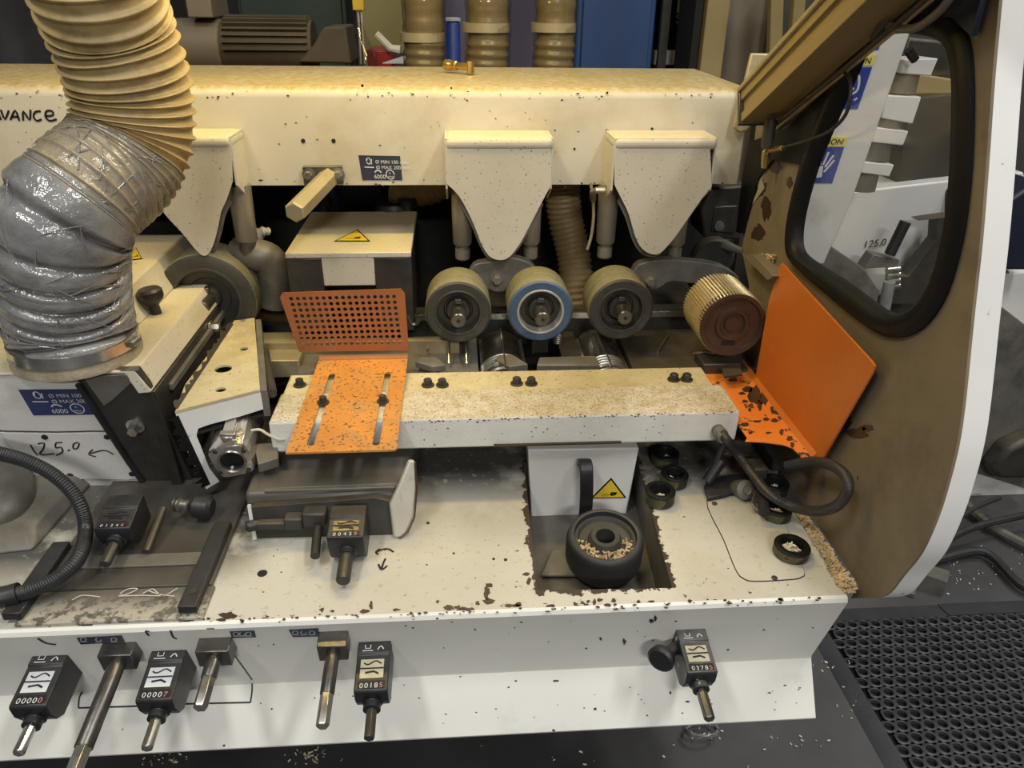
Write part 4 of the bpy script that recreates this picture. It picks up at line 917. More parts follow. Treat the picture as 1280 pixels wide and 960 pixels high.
def shaft_block(label, front, z, ytip, w, rr, tip=None):
    Fp = pZ(*front, z); L = .075; h = .036; w *= 1.06
    t = thing('adjusting_shaft', Fp-AX*L, label, 'shaft', 'adjusting shafts on the machine front')
    c = Fp-AX*L*.5-AN*h*.5
    MB().obox(c, RX*w*.5, AX*L*.5, AN*h*.5).build('bearing_block', 'worn_steel', t, bevel=.0015)
    MB().obox(c-AX*L*.42+AN*.002, RX*w*.58, AX*L*.08, AN*h*.62).build('flange', 'dark_steel', t, bevel=.001)
    s = Fp-AN*h*.55-AX*.01; e = reach(s, AX, ytip); d = (e-s).length
    pr = [(0, rr), (d-.002, rr), (d, rr*.8)] if not tip else [(0, rr), (d*tip, rr), (d*tip+.001, rr*.94), (d*tip+.002, rr*.9)]
    MB().lathe(s, AX, pr, 20).build('rod', 'worn_steel', t)
    if tip: MB().lathe(s+AX*d*tip, AX, [(0, rr*.95), (d*(1-tip)-.003, rr*.95), (d*(1-tip), rr*.75)], 6).build('hexagon_end', 'steel', t, bevel=.001)
    return t
shaft_block('long brown steel rod on a square block beside the first counter', (142, 820), .760, 985, .047, .0125, .72)
shaft_block('short steel shaft on a square block half behind a counter', (264, 815), .762, 886, .047, .0115, .45)
shaft_block('dark steel shaft with hexagonal end on a square block', (414, 808), .766, 909, .042, .0105, .60)
# ================================================================ slide plate with rails on the left
sd = thing('slide_plate', (-.53, 1.0, ZB), 'grimy dark slide plate between two black rails on the bed', 'slide plate')
MB().box(-.665, -.40, .955, 1.30, ZB+.0005, ZB+.010).build('plate', 'slide_grime', sd, bevel=.001)
MB().box(-.668, -.395, .886, .955, ZB+.0005, ZB+.006).build('front_apron', 'slide_front', sd, bevel=.001)
MB().box(-.64, -.43, 1.00, 1.03, ZB+.010, ZB+.014).build('scraper_strip', 'cast_grey', sd, bevel=.001)
for x in (-.418, -.672):
    rl = MB().box(x-.014, x+.014, .893, 1.10 if x > -.5 else 1.06, ZB+.008, ZB+.022).build('rail', 'black_plastic', sd, bevel=.002)
    MB().lathe((x, .925, ZB+.022), UP, [(0, .006), (.001, .006), (.0012, .003)], 12).build('rail_screw', 'dark_steel', rl)
stroke('pale_scratch', Plane((0, 0, ZB+.010), UP), [[(150, 742), (160, 736), (172, 736), (160, 742), (148, 745), (175, 744), (205, 745)], [(178, 742), (190, 736), (196, 740), (204, 745), (222, 735)], [(185, 738), (200, 743), (218, 745)], [(90, 750), (103, 744), (125, 746)]], .0016, sd, 'scratch')
MB().cyl(pZ(204, 636, ZB+.045), pZ(183, 690, ZB+.02), .007, n=12).build('lock_rod', 'dark_steel', sd)
bb = thing('stop_bolt', pZ(222, 640, ZB+.02), 'steel stop bolt with washers beside a black plastic cap', 'bolt')
p = pZ(219, 630, ZB+.04)
MB().lathe(p, V((1, -.2, -.05)), [(0, .006), (0, .0135), (.003, .0135), (.004, .009), (.006, .009), (.007, .0135), (.010, .0135), (.012, .0105), (.024, .0105), (.026, .008)], 18).build('bolt_body', 'steel', bb)
MB().lathe(p+V((.03, -.005, -.002)), V((1, -.1, -.1)), [(0, .012), (.006, .020), (.030, .021), (.036, .016)], 18).build('plastic_cap', 'black_plastic', bb)
# dirty casting on the far left
lc = thing('bearing_casting', (-.80, 1.2, ZB), 'rounded grimy bearing casting beside the ribbed black conduit', 'casting')
MB().tube(catmull([(-.94, 1.36, .83), (-.88, 1.26, .835), (-.82, 1.17, .83), (-.79, 1.10, .81)], 6), lambda i: (.068-.0012*i)*math.sqrt(max(.02, 1-(max(0, i-12)/6.2)**2)), 24).build('casting_neck', 'grimy_grey', lc)
MB().hexa([(-1.2, 1.00, ZB), (-.72, 1.06, ZB), (-.70, 1.32, ZB), (-1.2, 1.32, ZB), (-1.2, 1.05, ZB+.035), (-.74, 1.10, ZB+.03), (-.72, 1.32, ZB+.035), (-1.2, 1.32, ZB+.035)]).build('casting_foot', 'cast_grey', lc, bevel=.01, seg=3)
MB().lathe((-.885, 1.14, .84), FR, [(0, .03), (.02, .032), (.022, .024), (.012, .02)], 22).build('bearing_cap', 'cast_grey', lc)
# ribbed conduit on the left
cd = thing('ribbed_conduit', (-.7, 1.0, ZB), 'black ribbed conduit curving across the white hood to the bed', 'conduit')
cp = catmull([pY(-40, 558, 1.12), pY(0, 567, 1.115), pY(35, 577, 1.11), pY(70, 596, 1.10), pY(97, 625, 1.085), pY(107, 660, 1.06), pZ(99, 696, ZB+.05), pZ(72, 722, ZB+.04), pZ(38, 738, ZB+.035), pZ(10, 745, ZB+.03), pZ(-30, 752, ZB+.03)], 36)
MB().tube(cp, lambda i: .0108+.0012*(1 if (i % 3) == 0 else 0), 14).build('conduit', 'conduit', cd, smooth=60)
MB().tube([pZ(24, 741, ZB+.032), pZ(10, 745, ZB+.03), pZ(-4, 748, ZB+.03)], .0165, 14).build('conduit_gland', 'black_plastic', cd)
# conduit loop on the right, from the fence end
cr = thing('looped_conduit', (.55, 1.15, ZB), 'dark conduit looping from the fence end below the orange guard', 'conduit')
pf_ = [pY(901, 540, 1.198), pY(908, 549, 1.17), pZ(922, 568, .875), pZ(940, 592, .865), pZ(962, 618, .858), pX(992, 634, .585), pX(1020, 639, .595), pX(1046, 632, .600), pX(1060, 612, .604), pX(1056, 594, .606), pX(1038, 581, .604), pX(1014, 577, .60), pX(985, 582, .585)]
for p in pf_: p.x = min(p.x, .618)
MB().tube(catmull(pf_, 26), lambda i: .0085+.0007*(1 if i % 3 == 0 else 0), 12).build('conduit', 'conduit_warm', cr, smooth=60)
MB().lathe(pY(897, 537, 1.206), FR, [(0, .012), (.01, .012), (.012, .014), (.02, .014), (.022, .010), (.034, .010)], 16).build('cable_gland', 'cast_grey', cr)
MB().tube([pY(906, 552, 1.185), pZ(896, 575, .86), pZ(886, 605, .815)], .0065, 10).build('straight_cable', 'conduit', cr)
# small valves and black push handle beside the rings
vv = thing('air_valve', pZ(935, 615, ZB), 'small grey and black air valve below the looped conduit', 'valve')
p = pZ(930, 612, ZB+.02)
MB().lathe(p, V((.1, -.6, .35)), [(-.03, .016), (0, .019), (.008, .019), (.010, .010), (.012, .009), (.010, .007)], 18).build('valve_body', 'cast_grey', vv)
MB().cyl(pZ(953, 612, ZB+.03), pZ(955, 640, ZB+.03), .0105, n=14).build('valve_handle', 'black_plastic', vv)
MB().obox(pZ(942, 590, ZB+.03), (.02, 0, 0), (0, .02, 0), (0, 0, .02)).build('valve_manifold', 'cast_dark', vv, bevel=.004)
MB().tube([pZ(952, 600, ZB+.03), pZ(940, 630, ZB+.02), pZ(950, 640, ZB+.01)], .004, 8).build('bleed_pipe', 'steel', vv)
fb = thing('rubber_block', pZ(895, 610, ZB), 'black rubber block under the conduit next to the access cover', 'block')
MB().prism([pZ(x, y, ZB+.012) for x, y in [(880, 606), (892, 596), (935, 590), (945, 605), (905, 618), (885, 622)]], (0, 0, -.011)).build('block_body', 'black_plastic', fb, bevel=.003)
MB().cyl(pZ(884, 602, ZB+.02), pZ(902, 575, ZB+.06), .011, n=12).build('block_post', 'black_plastic', fb)
# ================================================================ wood chips along the panel
mb = MB(); slivers(mb, lambda: (lambda k: V((.616+random.uniform(-.011, .013)*(1.2-k*.6)+.006*k, .895+.22*k+random.uniform(-.01, .01), ZB+random.uniform(-.002, .008)*(1-k*.5))))(random.random()**1.2), 700, .003, .010)
tag(mb.build('chip_drift', 'wood_chip', smooth=0), 'drift of wood chips between the bed and the brown panel', 'wood chips', kind='stuff')
mb = MB()
for x, y, n, s_ in [(385, 944, 40, 14), (210, 948, 25, 18), (1060, 880, 14, 25), (1000, 935, 14, 40), (880, 918, 14, 14), (1200, 720, 30, 40), (1230, 700, 20, 40), (1040, 830, 12, 12), (760, 945, 8, 60), (1150, 690, 14, 40)]:
    slivers(mb, lambda: pZ(x+random.gauss(0, s_), y+random.gauss(0, s_*.35), .004), n, .003, .009)
tag(mb.build('floor_chips', 'pale_chip', smooth=0), 'pale wood chips scattered over the dark floor', 'wood chips', kind='stuff')
fbm = MB()
c0 = pZ(877, 916, .02); 
for k in range(9):
    a = k*.7; fbm.tube(catmull([c0+V((.04*math.cos(a+j*.8), .025*math.sin(a+j*.8), .012+.012*math.sin(j*2+k))) for j in range(4)], 3), .003, 6)
tag(fbm.build('crumpled_film', 'film'), 'scrap of crumpled clear film on the floor under the skirt', 'film')
# ================================================================ floor mat with round holes
mt = thing('rubber_mat', (1.6, 1.2, 0), 'black rubber ring mat with rows of round holes', 'mat')
mx0, my1 = 1.045, 1.60; pitch = .0352; rowp = .0345; hm = .013; hr2 = .0142; nxm, nym = 40, 34
mb = MB(); NS = 12
for j in range(nym):
    yc = my1-rowp*(j+.5)
    for i in range(nxm):
        xc = mx0+pitch*(i+.5)+(pitch*.5 if j % 2 else 0)
        base_ = len(mb.v)
        sq = [(xc+pitch*.5*a, yc+rowp*.5*b) for a, b in [(1, 0), (1, .6), (.58, 1), (0, 1), (-.58, 1), (-1, .6), (-1, 0), (-1, -.6), (-.58, -1), (0, -1), (.58, -1), (1, -.6)]]
        co = [(xc+hr2*math.cos(2*math.pi*k/NS), yc+hr2*math.sin(2*math.pi*k/NS)) for k in range(NS)]
        ci = [(xc+hr2*.88*math.cos(2*math.pi*k/NS), yc+hr2*.88*math.sin(2*math.pi*k/NS)) for k in range(NS)]
        mb.v += [V((x, y, hm-.0022)) for x, y in sq]+[V((x, y, hm)) for x, y in co]+[V((x, y, hm-.001)) for x, y in ci]+[V((x, y, .001)) for x, y in ci]
        for k in range(NS):
            k2 = (k+1) % NS
            for L in range(3): mb.f.append([base_+L*NS+k, base_+L*NS+k2, base_+(L+1)*NS+k2, base_+(L+1)*NS+k])
mb.build('ring_sheet', 'mat_rubber', mt, smooth=25)
MB().box(mx0, mx0+pitch*nxm, my1-rowp*nym, my1, .0002, .0012).build('hole_shade_sheet', 'gasket_rubber', mt, smooth=0)  # black sheet added to paint the shade inside the mat holes
MB().hexa([(mx0-.045, my1-1.2, .0), (mx0+.002, my1-1.2, 0), (mx0+.002, my1+.03, 0), (mx0-.045, my1+.03, 0), (mx0-.043, my1-1.2, .002), (mx0+.002, my1-1.2, hm), (mx0+.002, my1+.03, hm), (mx0-.043, my1+.03, .002)]).build('bevelled_edge', 'mat_rubber', mt)
for a, b, o_ in ((mx0-.045, 1.437, 0), (1.441, 2.45, .004)):
    MB().hexa([(a, my1-.003+o_, 0), (b, my1-.003+o_, 0), (b, my1+.055+o_, 0), (a, my1+.055+o_, 0), (a, my1-.003+o_, hm), (b, my1-.003+o_, hm), (b, my1+.055+o_, .002), (a, my1+.055+o_, .002)]).build('bevelled_edge', 'mat_rubber', mt)
# ================================================================ hood end panel with window
PX = .640
hp2 = thing('hood_end_panel', (PX, 1.2, ZB), 'brown stained hood end panel with white edge and rubber framed window', 'hood panel')
fr_px = [(1098, 747), (1112, 741), (1130, 718), (1152, 690), (1172, 645), (1186, 600), (1197, 555), (1205, 500), (1215, 400), (1226, 300), (1234, 200), (1241, 100), (1250, 0)]
fe = [pX(x, y, PX) for x, y in fr_px]
outl = [pX(1064, 748, PX)]+catmull(fe, 4)+[V((PX, fe[-1].y+.05, 1.80)), V((PX, 1.04, 1.80)), pX(1088, 0, PX), pX(948, 138, PX), V((PX, 1.62, 1.14)), V((PX, 1.545, 1.08)), V((PX, 1.50, ZB)), V((PX, .905, ZB))]
win_px = [(1112, 42), (1150, 43), (1178, 51), (1192, 72), (1197, 110), (1196, 170), (1193, 230), (1186, 290), (1172, 345), (1152, 378), (1128, 392), (1106, 390), (1082, 374), (1050, 350), (1018, 330), (1001, 316), (997, 298), (1001, 265), (1016, 210), (1040, 150), (1066, 90), (1084, 52)]
win = catmull([pX(x, y, PX) for x, y in win_px], 3, True)
wc = sum(win, V())/len(win)
hole = [wc+(p-wc)*1.05 for p in win]
def shiftx(l, x): return [V((x, p.y, p.z)) for p in l]
MB().plate(shiftx(outl, PX-.001), [shiftx(hole, PX-.001)], (.004, 0, 0)).build('inner_skin', 'brown_panel', hp2, smooth=0)
hole2 = [V((PX+.003, wc.y+.040+(p.y-wc.y)*1.20, wc.z-.012+(p.z-wc.z)*1.12)) for p in win]
MB().plate(shiftx([wo for wo in outl], PX+.003), [hole2], (.034, 0, 0)).build('outer_shell', 'white_edge', hp2, bevel=.002)
gk = [p+(p-wc).normalized()*.016 for p in win]
MB().rings([[p+(p-wc).normalized()*a+V((b, 0, 0)) for a, b in [(-.016, .012), (-.016, -.006), (-.008, -.014), (.010, -.014), (.020, -.006), (.020, .012)]] for p in gk], closed=True).build('window_gasket', 'gasket_rubber', hp2, smooth=50)
MB().plate(shiftx([wc+(p-wc)*1.02 for p in win], PX+.006), [], (.004, 0, 0)).build('window_pane', 'window_glass', hp2, smooth=0)
# dark plate above the window
MB().plate([V((PX-.012, p.y, p.z)) for p in (pX(1095, 30, PX), pX(1140, 18, PX), pX(1200, 22, PX), pX(1225, 45, PX), pX(1238, 0, PX), V((PX, .93, 1.78)), V((PX, 1.04, 1.78)), pX(1082, 10, PX))], [], (.008, 0, 0)).build('upper_dark_plate', 'navy', hp2, smooth=0)
mb = MB()
random.seed(21)
hpl = Plane((PX-.001, 0, 0), (-1, 0, 0))
for cx, cy, rx, ry in [(968, 205, 10, 14), (950, 235, 9, 14), (958, 262, 7, 14), (948, 292, 8, 12), (985, 178, 14, 10), (1000, 165, 14, 8), (962, 180, 16, 8), (1072, 540, 16, 7), (1058, 528, 8, 8), (1085, 535, 8, 4), (987, 228, 4, 8), (1078, 395, 9, 6)]:
    mb.prism([hpl.at(x, y, .0002) for x, y in blob(cx, cy, rx, ry, 16)], (-.0008, 0, 0))
tag(mb.build('rust_patch', 'resin_disc', hp2, smooth=0), kind='stuff')
MB().prism([hpl.at(x, y, .0003) for x, y in [(957, 195), (962, 205), (953, 225), (956, 235), (944, 252), (940, 256), (948, 236), (947, 222), (954, 210)]], (-.001, 0, 0)).build('bare_streak', 'pale_rim', hp2, smooth=0)
mb = MB(); slivers(mb, lambda: pX(random.uniform(945, 968), random.uniform(318, 332), PX-.006), 120, .004, .010)
tag(mb.build('panel_chips', 'wood_chip', hp2, smooth=0), kind='stuff')
MB().plate([hpl.at(x, y, .002) for x, y in [(938, 178), (985, 160), (1040, 108), (1056, 100), (1046, 128), (1016, 196), (1000, 205), (968, 200), (950, 222), (938, 262), (930, 292), (922, 290), (930, 220)]], [], (-.004, 0, 0)).build('strut_shade', 'gasket_rubber', hp2, smooth=0)  # black plate paints the strut's shade onto the hood panel
# ledge at the rear of the panel
MB().prism([pX(x, y, PX-.001) for x, y in [(945, 318), (958, 318), (985, 345), (978, 350)]], (-.03, 0, 0)).build('ledge', 'taupe_panel', hp2)
# ================================================================ diagonal hood arm
arm = thing('lifting_strut', (.6, 1.5, 1.4), 'dusty tan channel arm rising diagonally from the beam end', 'arm')
a0 = pX(947, 134, .595); a1 = pX(1075, 10, .575); dA = (a1-a0).normalized(); a1 = a0+dA*.95
sA = dA.cross(V((1, 0, 0))).normalized(); sA = sA if sA.z > 0 else -sA; tA = sA.cross(dA).normalized(); tA = tA if tA.x < 0 else -tA
prof_a = [(-.034, -.030), (.034, -.030), (.034, -.012), (.028, -.012), (.028, .012), (.034, .012), (.034, .030), (-.034, .030), (-.034, .016), (-.028, .016), (-.028, -.016), (-.034, -.016)]
MB().rings([[p+tA*u+sA*v_ for u, v_ in prof_a] for p in (a0, a1)]).build('channel', 'ochre_plate', arm, bevel=.0015)
MB().rings([[p+tA*u+sA*v_ for u, v_ in [(-.038, -.034), (.038, -.034), (.038, .034), (-.038, .034)]] for p in (a0-dA*.008, a0+dA*.004)]).build('end_cap', 'dark_steel', arm, bevel=.002)
MB().obox(a0-dA*.009+tA*.01, tA*.010, sA*.018, dA*.002).build('end_slot', 'void', arm)
MB().tube([a0+tA*.036+sA*.034, a1+tA*.036+sA*.034], .005, 8).build('edge_pipe', 'tan_steel', arm)
MB().tube([a0-tA*.04-sA*.040-dA*.01, a1-tA*.04-sA*.036], .0045, 8).build('air_line', 'tan_steel', arm)
MB().tube([a0-tA*.02-sA*.046+dA*.03, a0-tA*.02-sA*.05+dA*.3, a1-tA*.02-sA*.046], .004, 8).build('air_line', 'dusty_brown', arm)
MB().obox(a0+dA*.08-sA*.01-tA*.036, tA*.004, sA*.005, dA*.006).build('clip', 'brass', arm)
MB().prism([pY(x, y, 1.69) for x, y in [(937, 66), (972, 67), (975, 110), (950, 140), (931, 163), (922, 165), (915, 159)]], (0, -.012, 0)).build('pivot_plate', 'tan_steel', arm, bevel=.003)
MB().lathe(pX(960, 172, .60), UP, [(-.02, .010), (0, .012), (.02, .012), (.035, .010)], 16).build('pivot_post', 'cast_dark', arm)
ab = thing('air_cable', pX(962, 190, .60), 'thin black cable with copper fitting looping in front of the window', 'cable')
MB().tube(catmull([pX(x, y, .615) for x, y in [(1052, 88), (1062, 98), (1063, 120), (1056, 145), (1035, 165), (1005, 177), (980, 184), (962, 189)]], 6), .0028, 8).build('cable', 'black_plastic', ab)
MB().cyl(pX(978, 185, .615), pX(962, 189, .615), .005, n=10).build('cable_fitting', 'brass', ab)
MB().lathe(pX(957, 197, .61), UP, [(-.02, .006), (0, .009), (.012, .009), (.014, .006), (.03, .006)], 8).build('elbow_fitting', 'brass', ab)
hs2 = thing('grey_air_hose', pX(1140, 50, .6), 'sagging grey air hose tied to the diagonal arm', 'hose')
MB().tube(catmull([pX(x, y, .60) for x, y in [(1085, 25), (1108, 32), (1128, 36), (1146, 34), (1165, 22), (1182, 5), (1200, -25)]], 6), .0055, 10).build('air_hose', 'cast_grey', hs2)
MB().tube(catmull([pX(x, y, .595) for x, y in [(1092, 48), (1103, 33), (1108, 18), (1104, 5), (1110, -10)]], 5), .006, 8).build('tied_hose', 'dusty_brown', hs2)
# ================================================================ dark workings behind the rollers
wk = thing('drive_gearbox', (.58, 1.80, .95), 'dark oily gearbox at the beam end behind the steel roller', 'gearbox')
MB().prism([pY(x, y, 1.76) for x, y in [(890, 235), (935, 232), (925, 300), (880, 298), (876, 262)]], (0, .12, 0)).build('gearbox_body', 'cast_dark', wk, bevel=.005)
MB().prism([pY(x, y, 1.757) for x, y in [(893, 258), (922, 257), (917, 292), (888, 290)]], (0, .02, 0)).build('gearbox_cover', 'dark_steel', wk, bevel=.003)
MB().lathe(pY(898, 282, 1.755), FR, [(0, .012), (.008, .012), (.009, .006)], 16).build('gearbox_plug', 'cast_grey', wk)
MB().cyl(pY(895, 302, 1.74), pY(930, 316, 1.66), .014, 0.008, n=14).build('gearbox_pin', 'cast_grey', wk)
MB().lathe(pY(888, 320, 1.74), FR, [(0, .05), (.02, .052), (.03, .046)], 28).build('belt_pulley', 'cast_dark', wk)
bk = thing('rear_enclosure', (0, 2.12, .9), 'dark dusty rear panel of the machine behind the rollers', 'panel')
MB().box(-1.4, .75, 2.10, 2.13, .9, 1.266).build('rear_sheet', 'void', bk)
MB().box(-1.4, .75, 1.72, 2.12, .90, .93).build('rear_deck', 'cast_dark', bk)
MB().box(-.36, -.20, 2.04, 2.09, .95, 1.26).build('rear_rib', 'navy', bk)
MB().box(.14, .17, 1.98, 2.09, .95, 1.26).build('rear_rib', 'cast_dark', bk)
bh = thing('hanging_hose', (.26, 1.86, .96), 'brown ribbed hose hanging in the dark between two shields', 'hose')
hpz = catmull([pY(702, 225, 1.86), pY(706, 270, 1.86), pY(717, 320, 1.84), pY(722, 375, 1.80), pY(728, 430, 1.76)], 30)
MB().tube(hpz, lambda i: .041+.0035*(1 if i % 4 < 2 else 0), 26).build('hose_ribbed', 'brown_hose', bh, smooth=50)
bh2 = thing('curved_hose', (-.1, 1.95, 1.15), 'brown ribbed hose end behind the pressure shoe', 'hose')
hpz = catmull([pY(490, 236, 1.98), pY(520, 240, 1.97), pY(548, 232, 1.96), pY(560, 215, 1.95)], 14)
MB().tube(hpz, lambda i: .036+.003*(1 if i % 4 < 2 else 0), 22).build('hose_ribbed', 'brown_hose', bh2, smooth=50)
MB().lathe(pY(493, 262, 1.97), UP, [(-.1, .05), (0, .052), (.02, .046)], 24).build('hose_socket', 'cast_dark', bh2)
bl_ = thing('blue_canister', (-.20, 2.05, 1.0), 'blue canister glimpsed under the beam behind the hexagonal bar', 'canister')
MB().lathe(pY(412, 260, 2.05), UP, [(-.08, .045), (.02, .045), (.04, .035), (.06, .03)], 22).build('canister_body', 'cabinet_blue', bl_)
MB().lathe(pY(412, 238, 2.05), UP, [(0, .02), (.02, .02)], 14).build('canister_cap', 'pale_rim', bl_)
rb = thing('crumpled_rag', pY(333, 295, 1.8), 'white crumpled rag on the housing behind the left post', 'rag')
MB().tube(catmull([pY(318, 300, 1.72), pY(324, 292, 1.71), pY(331, 289, 1.71), pY(337, 290, 1.72)], 4), lambda i: .016-.0008*i+.002*math.sin(i*2), 10).build('rag_cloth', 'pale_rim', rb)
at = thing('copper_air_line', pY(741, 250, 1.63), 'thin air line with brass elbow beside the right shield', 'air line')
MB().tube(catmull([pY(x, y, 1.66) for x, y in [(738, 228), (741, 245), (742, 270), (739, 295), (734, 312)]], 5), .0035, 8).build('air_pipe', 'tan_steel', at)
MB().tube([pY(756, 238, 1.63), pY(746, 238, 1.63), pY(741, 241, 1.64), pY(741, 250, 1.65)], .0075, 10).build('elbow', 'steel', at)
# ================================================================ background behind the beam
def bgbox(name, label, cat, pxbox, Y, depth, m, z0=0.0, parts=None, bevel=.01, ztop=None):
    x0, x1, y0 = pxbox; a = pY(x0, 40, Y); b = pY(x1, 40, Y); zt = ztop if ztop else pY((x0+x1)/2, y0, Y).z
    t = thing(name, ((a.x+b.x)/2, Y+depth/2, z0), label, cat)
    MB().box(a.x, b.x, Y, Y+depth, z0, zt).build('body', m, t, bevel=bevel)
    return t, a.x, b.x, zt
t, xa, xb, zt = bgbox('steel_cabinet', 'blue sheet metal cabinet standing behind the overhead beam', 'cabinet', (720, 818, 0), 3.0, .6, 'cabinet_blue', ztop=2.1)
MB().box(xa+.02, xb-.02, 2.985, 3.0, .1, 2.05).build('cabinet_door', 'cabinet_blue', t, bevel=.004)
MB().box(xb-.05, xb-.035, 2.96, 2.985, 1.05, 1.2).build('door_handle', 'dark_steel', t)
t, xa, xb, zt = bgbox('green_cabinet', 'dark green electrical cabinet far behind the motor', 'cabinet', (300, 436, 0), 3.6, .5, 'cabinet_green', ztop=2.2)
MB().box(xa+.02, xb-.02, 3.585, 3.6, .1, 2.15).build('cabinet_door', 'cabinet_green', t, bevel=.004)
t, xa, xb, zt = bgbox('olive_cabinet', 'olive yellow cabinet behind the clear hoses', 'cabinet', (452, 512, 0), 3.3, .4, 'cabinet_olive', ztop=2.0)
MB().box(xa+.095, xb-.005, 3.275, 3.295, 1.30, 1.46).build('hatch_frame', 'ochre_plate', t, bevel=.004)
MB().box(xa+.11, xb-.005, 3.27, 3.28, 1.30, 1.43).build('hatch', 'dusty_brown', t)
tag(MB().box(-.5, .62, 3.9, 3.95, 0, 2.6).build('wall_partition', 'wall_lilac', smooth=0), 'pale lilac partition wall behind the hoses', kind='structure')
for (x0, x1, xc, lab) in ((500, 556, 528, 'clear film covered dust hose next to the olive cabinet'), (578, 637, 607, 'clear film covered dust hose behind the brass fitting'), (664, 719, 691, 'clear film covered dust hose beside the blue cabinet')):
    Yh = 2.42; a = pY(x0, 40, Yh); b = pY(x1, 40, Yh); r = (b.x-a.x)/2; c = (a.x+b.x)/2
    t = thing('clear_hose', (c, Yh, 1.2), lab, 'hose', 'dust hoses behind the beam')
    pts = [V((c+.006*math.sin(z*9), Yh, z)) for z in [1.2+.9*i/140 for i in range(141)]]
    MB().tube(pts, lambda i: r*.86+(.005*(1 if i % 4 < 2 else 0) if i < 50 else .0015*math.sin(i*.7)), 26).build('hose_ribbed', 'murky_hose', t, smooth=50)
    MB().tube(pts, lambda i: r*(.97+.025*math.sin(i*.9)*math.sin(i*.31)), 26).build('film_sleeve', 'clear_film', t, smooth=60)
    MB().tube([V((c, Yh, pY(xc, 46 if x0 < 510 else 34, Yh).z+d)) for d in (-.012, .012)], r*1.02, 26).build('hose_band', 'tan_steel', t)
# motor behind the beam
mo = thing('spindle_motor', (-.75, 2.5, 1.2), 'brown finned electric motor lying behind the beam', 'motor')
Ym = 2.42; m0 = pY(270, 52, Ym); m1 = pY(386, 52, Ym); rm = m0.z-pY(300, 88, Ym).z
MB().cyl((m0.x, Ym+.1, m0.z-.02), (m1.x, Ym+.1, m0.z-.02), rm, n=36).build('motor_body', 'dusty_brown', mo)
for k in range(13):
    a = math.pi*(.5+k/13); c = V((0, math.cos(a), -math.sin(a)*-1)); d = V((0, math.cos(math.pi-k*math.pi/14), math.sin(math.pi-k*math.pi/14)))
    MB().obox(V(((m0.x+m1.x)/2, Ym+.1, m0.z-.02))+d*rm, V(((m1.x-m0.x)/2-.01, 0, 0)), d*.012, d.cross(RX)*.0025).build('cooling_fin', 'dusty_brown', mo)
MB().cyl((pY(208, 52, Ym).x, Ym+.1, m0.z-.02), (m0.x, Ym+.1, m0.z-.02), rm*1.02, n=36).build('fan_cover', 'taupe_panel', mo, bevel=.012)
MB().prism([pY(x, y, Ym) for x, y in [(372, 78), (392, 56), (404, 34), (432, 33), (440, 80)]], (0, .2, 0)).build('motor_foot', 'dusty_brown', mo, bevel=.006)
MB().box(pY(230, 10, Ym).x, pY(262, 10, Ym).x, Ym+.02, Ym+.2, m0.z+.06, m0.z+.13).build('terminal_box', 'taupe_panel', mo, bevel=.004)
MB().box(pY(300, 60, Ym).x-.2, pY(300, 60, Ym).x+.25, Ym+.02, Ym+.18, 0, m0.z-.02-rm).build('motor_stand', 'cast_dark', mo, bevel=.005)
cu = thing('dark_curtain', (-1.6, 3.0, 0), 'dark hanging curtain at the left behind the beam', 'curtain')
mb = MB(); n = 60; pts = [(-3.2+2.1*i/n, 3.0+.05*math.sin(i*.9)) for i in range(n+1)]
mb.add([(x, y, 0) for x, y in pts]+[(x, y, 2.4) for x, y in pts], [(i, i+1, n+2+i, n+1+i) for i in range(n)]); mb.build('curtain_cloth', 'dark_cloth', cu, smooth=80)
bg = thing('plastic_bag', pY(453, 60, 2.7), 'clear plastic bag hanging on cables from a yellow connector', 'bag')
MB().tube(catmull([pY(448, 28, 2.7), pY(450, 45, 2.7), pY(455, 62, 2.7), pY(458, 80, 2.7), pY(458, 110, 2.7)], 4), lambda i: .012+.0022*i, 12).build('bag_film', 'clear_film', bg)
MB().obox(pY(448, 2, 2.7), (.018, 0, 0), (0, .015, 0), (0, 0, .025)).build('connector', 'label_yellow', bg, bevel=.003)
for k in range(3): MB().tube(catmull([pY(443+k*4, 8, 2.7), pY(445+k*4, 35, 2.7), pY(446+k*5, 80, 2.7)], 4), .003, 6).build('cable', 'black_plastic' if k == 0 else 'pale_cord', bg)
rd = thing('red_bin', pY(473, 70, 2.8), 'dark red plastic bin beside the plastic bag', 'bin')
a = pY(462, 62, 2.8); b = pY(486, 62, 2.8)
MB().hexa([(a.x+.02, 2.82, 0), (b.x-.02, 2.82, 0), (b.x-.02, 2.98, 0), (a.x+.02, 2.98, 0), (a.x-.01, 2.79, a.z), (b.x+.01, 2.79, a.z), (b.x+.01, 3.01, a.z), (a.x-.01, 3.01, a.z)]).build('bin_body', 'red_plastic', rd, bevel=.006)
MB().tube([pY(470, 42, 2.75), pY(488, 60, 2.75), pY(500, 62, 2.75)], .012, 8).build('bin_pipe', 'pale_cord', rd)
wh = thing('paper_sheet', pY(489, 74, 2.6), 'white sheet of paper beside the first clear hose', 'paper')
a = pY(478, 75, 2.6); b = pY(505, 75, 2.6); MB().hexa([(a.x, 2.6, a.z-.01), (b.x, 2.6, a.z-.01), (b.x, 2.9, a.z-.01), (a.x+.05, 2.9, a.z-.01), (a.x, 2.6, a.z-.008), (b.x, 2.6, a.z-.008), (b.x, 2.9, a.z-.008), (a.x+.05, 2.9, a.z-.008)]).build('sheet', 'print_white', wh)
bt = thing('blue_pipe', pY(567, 60, 2.8), 'blue pipe standing between two clear hoses', 'pipe')
c = pY(566, 26, 2.8); MB().lathe((c.x, 2.8, 0), UP, [(0, .024), (c.z-.01, .024), (c.z, .018)], 18).build('pipe_body', 'sign_blue', bt)
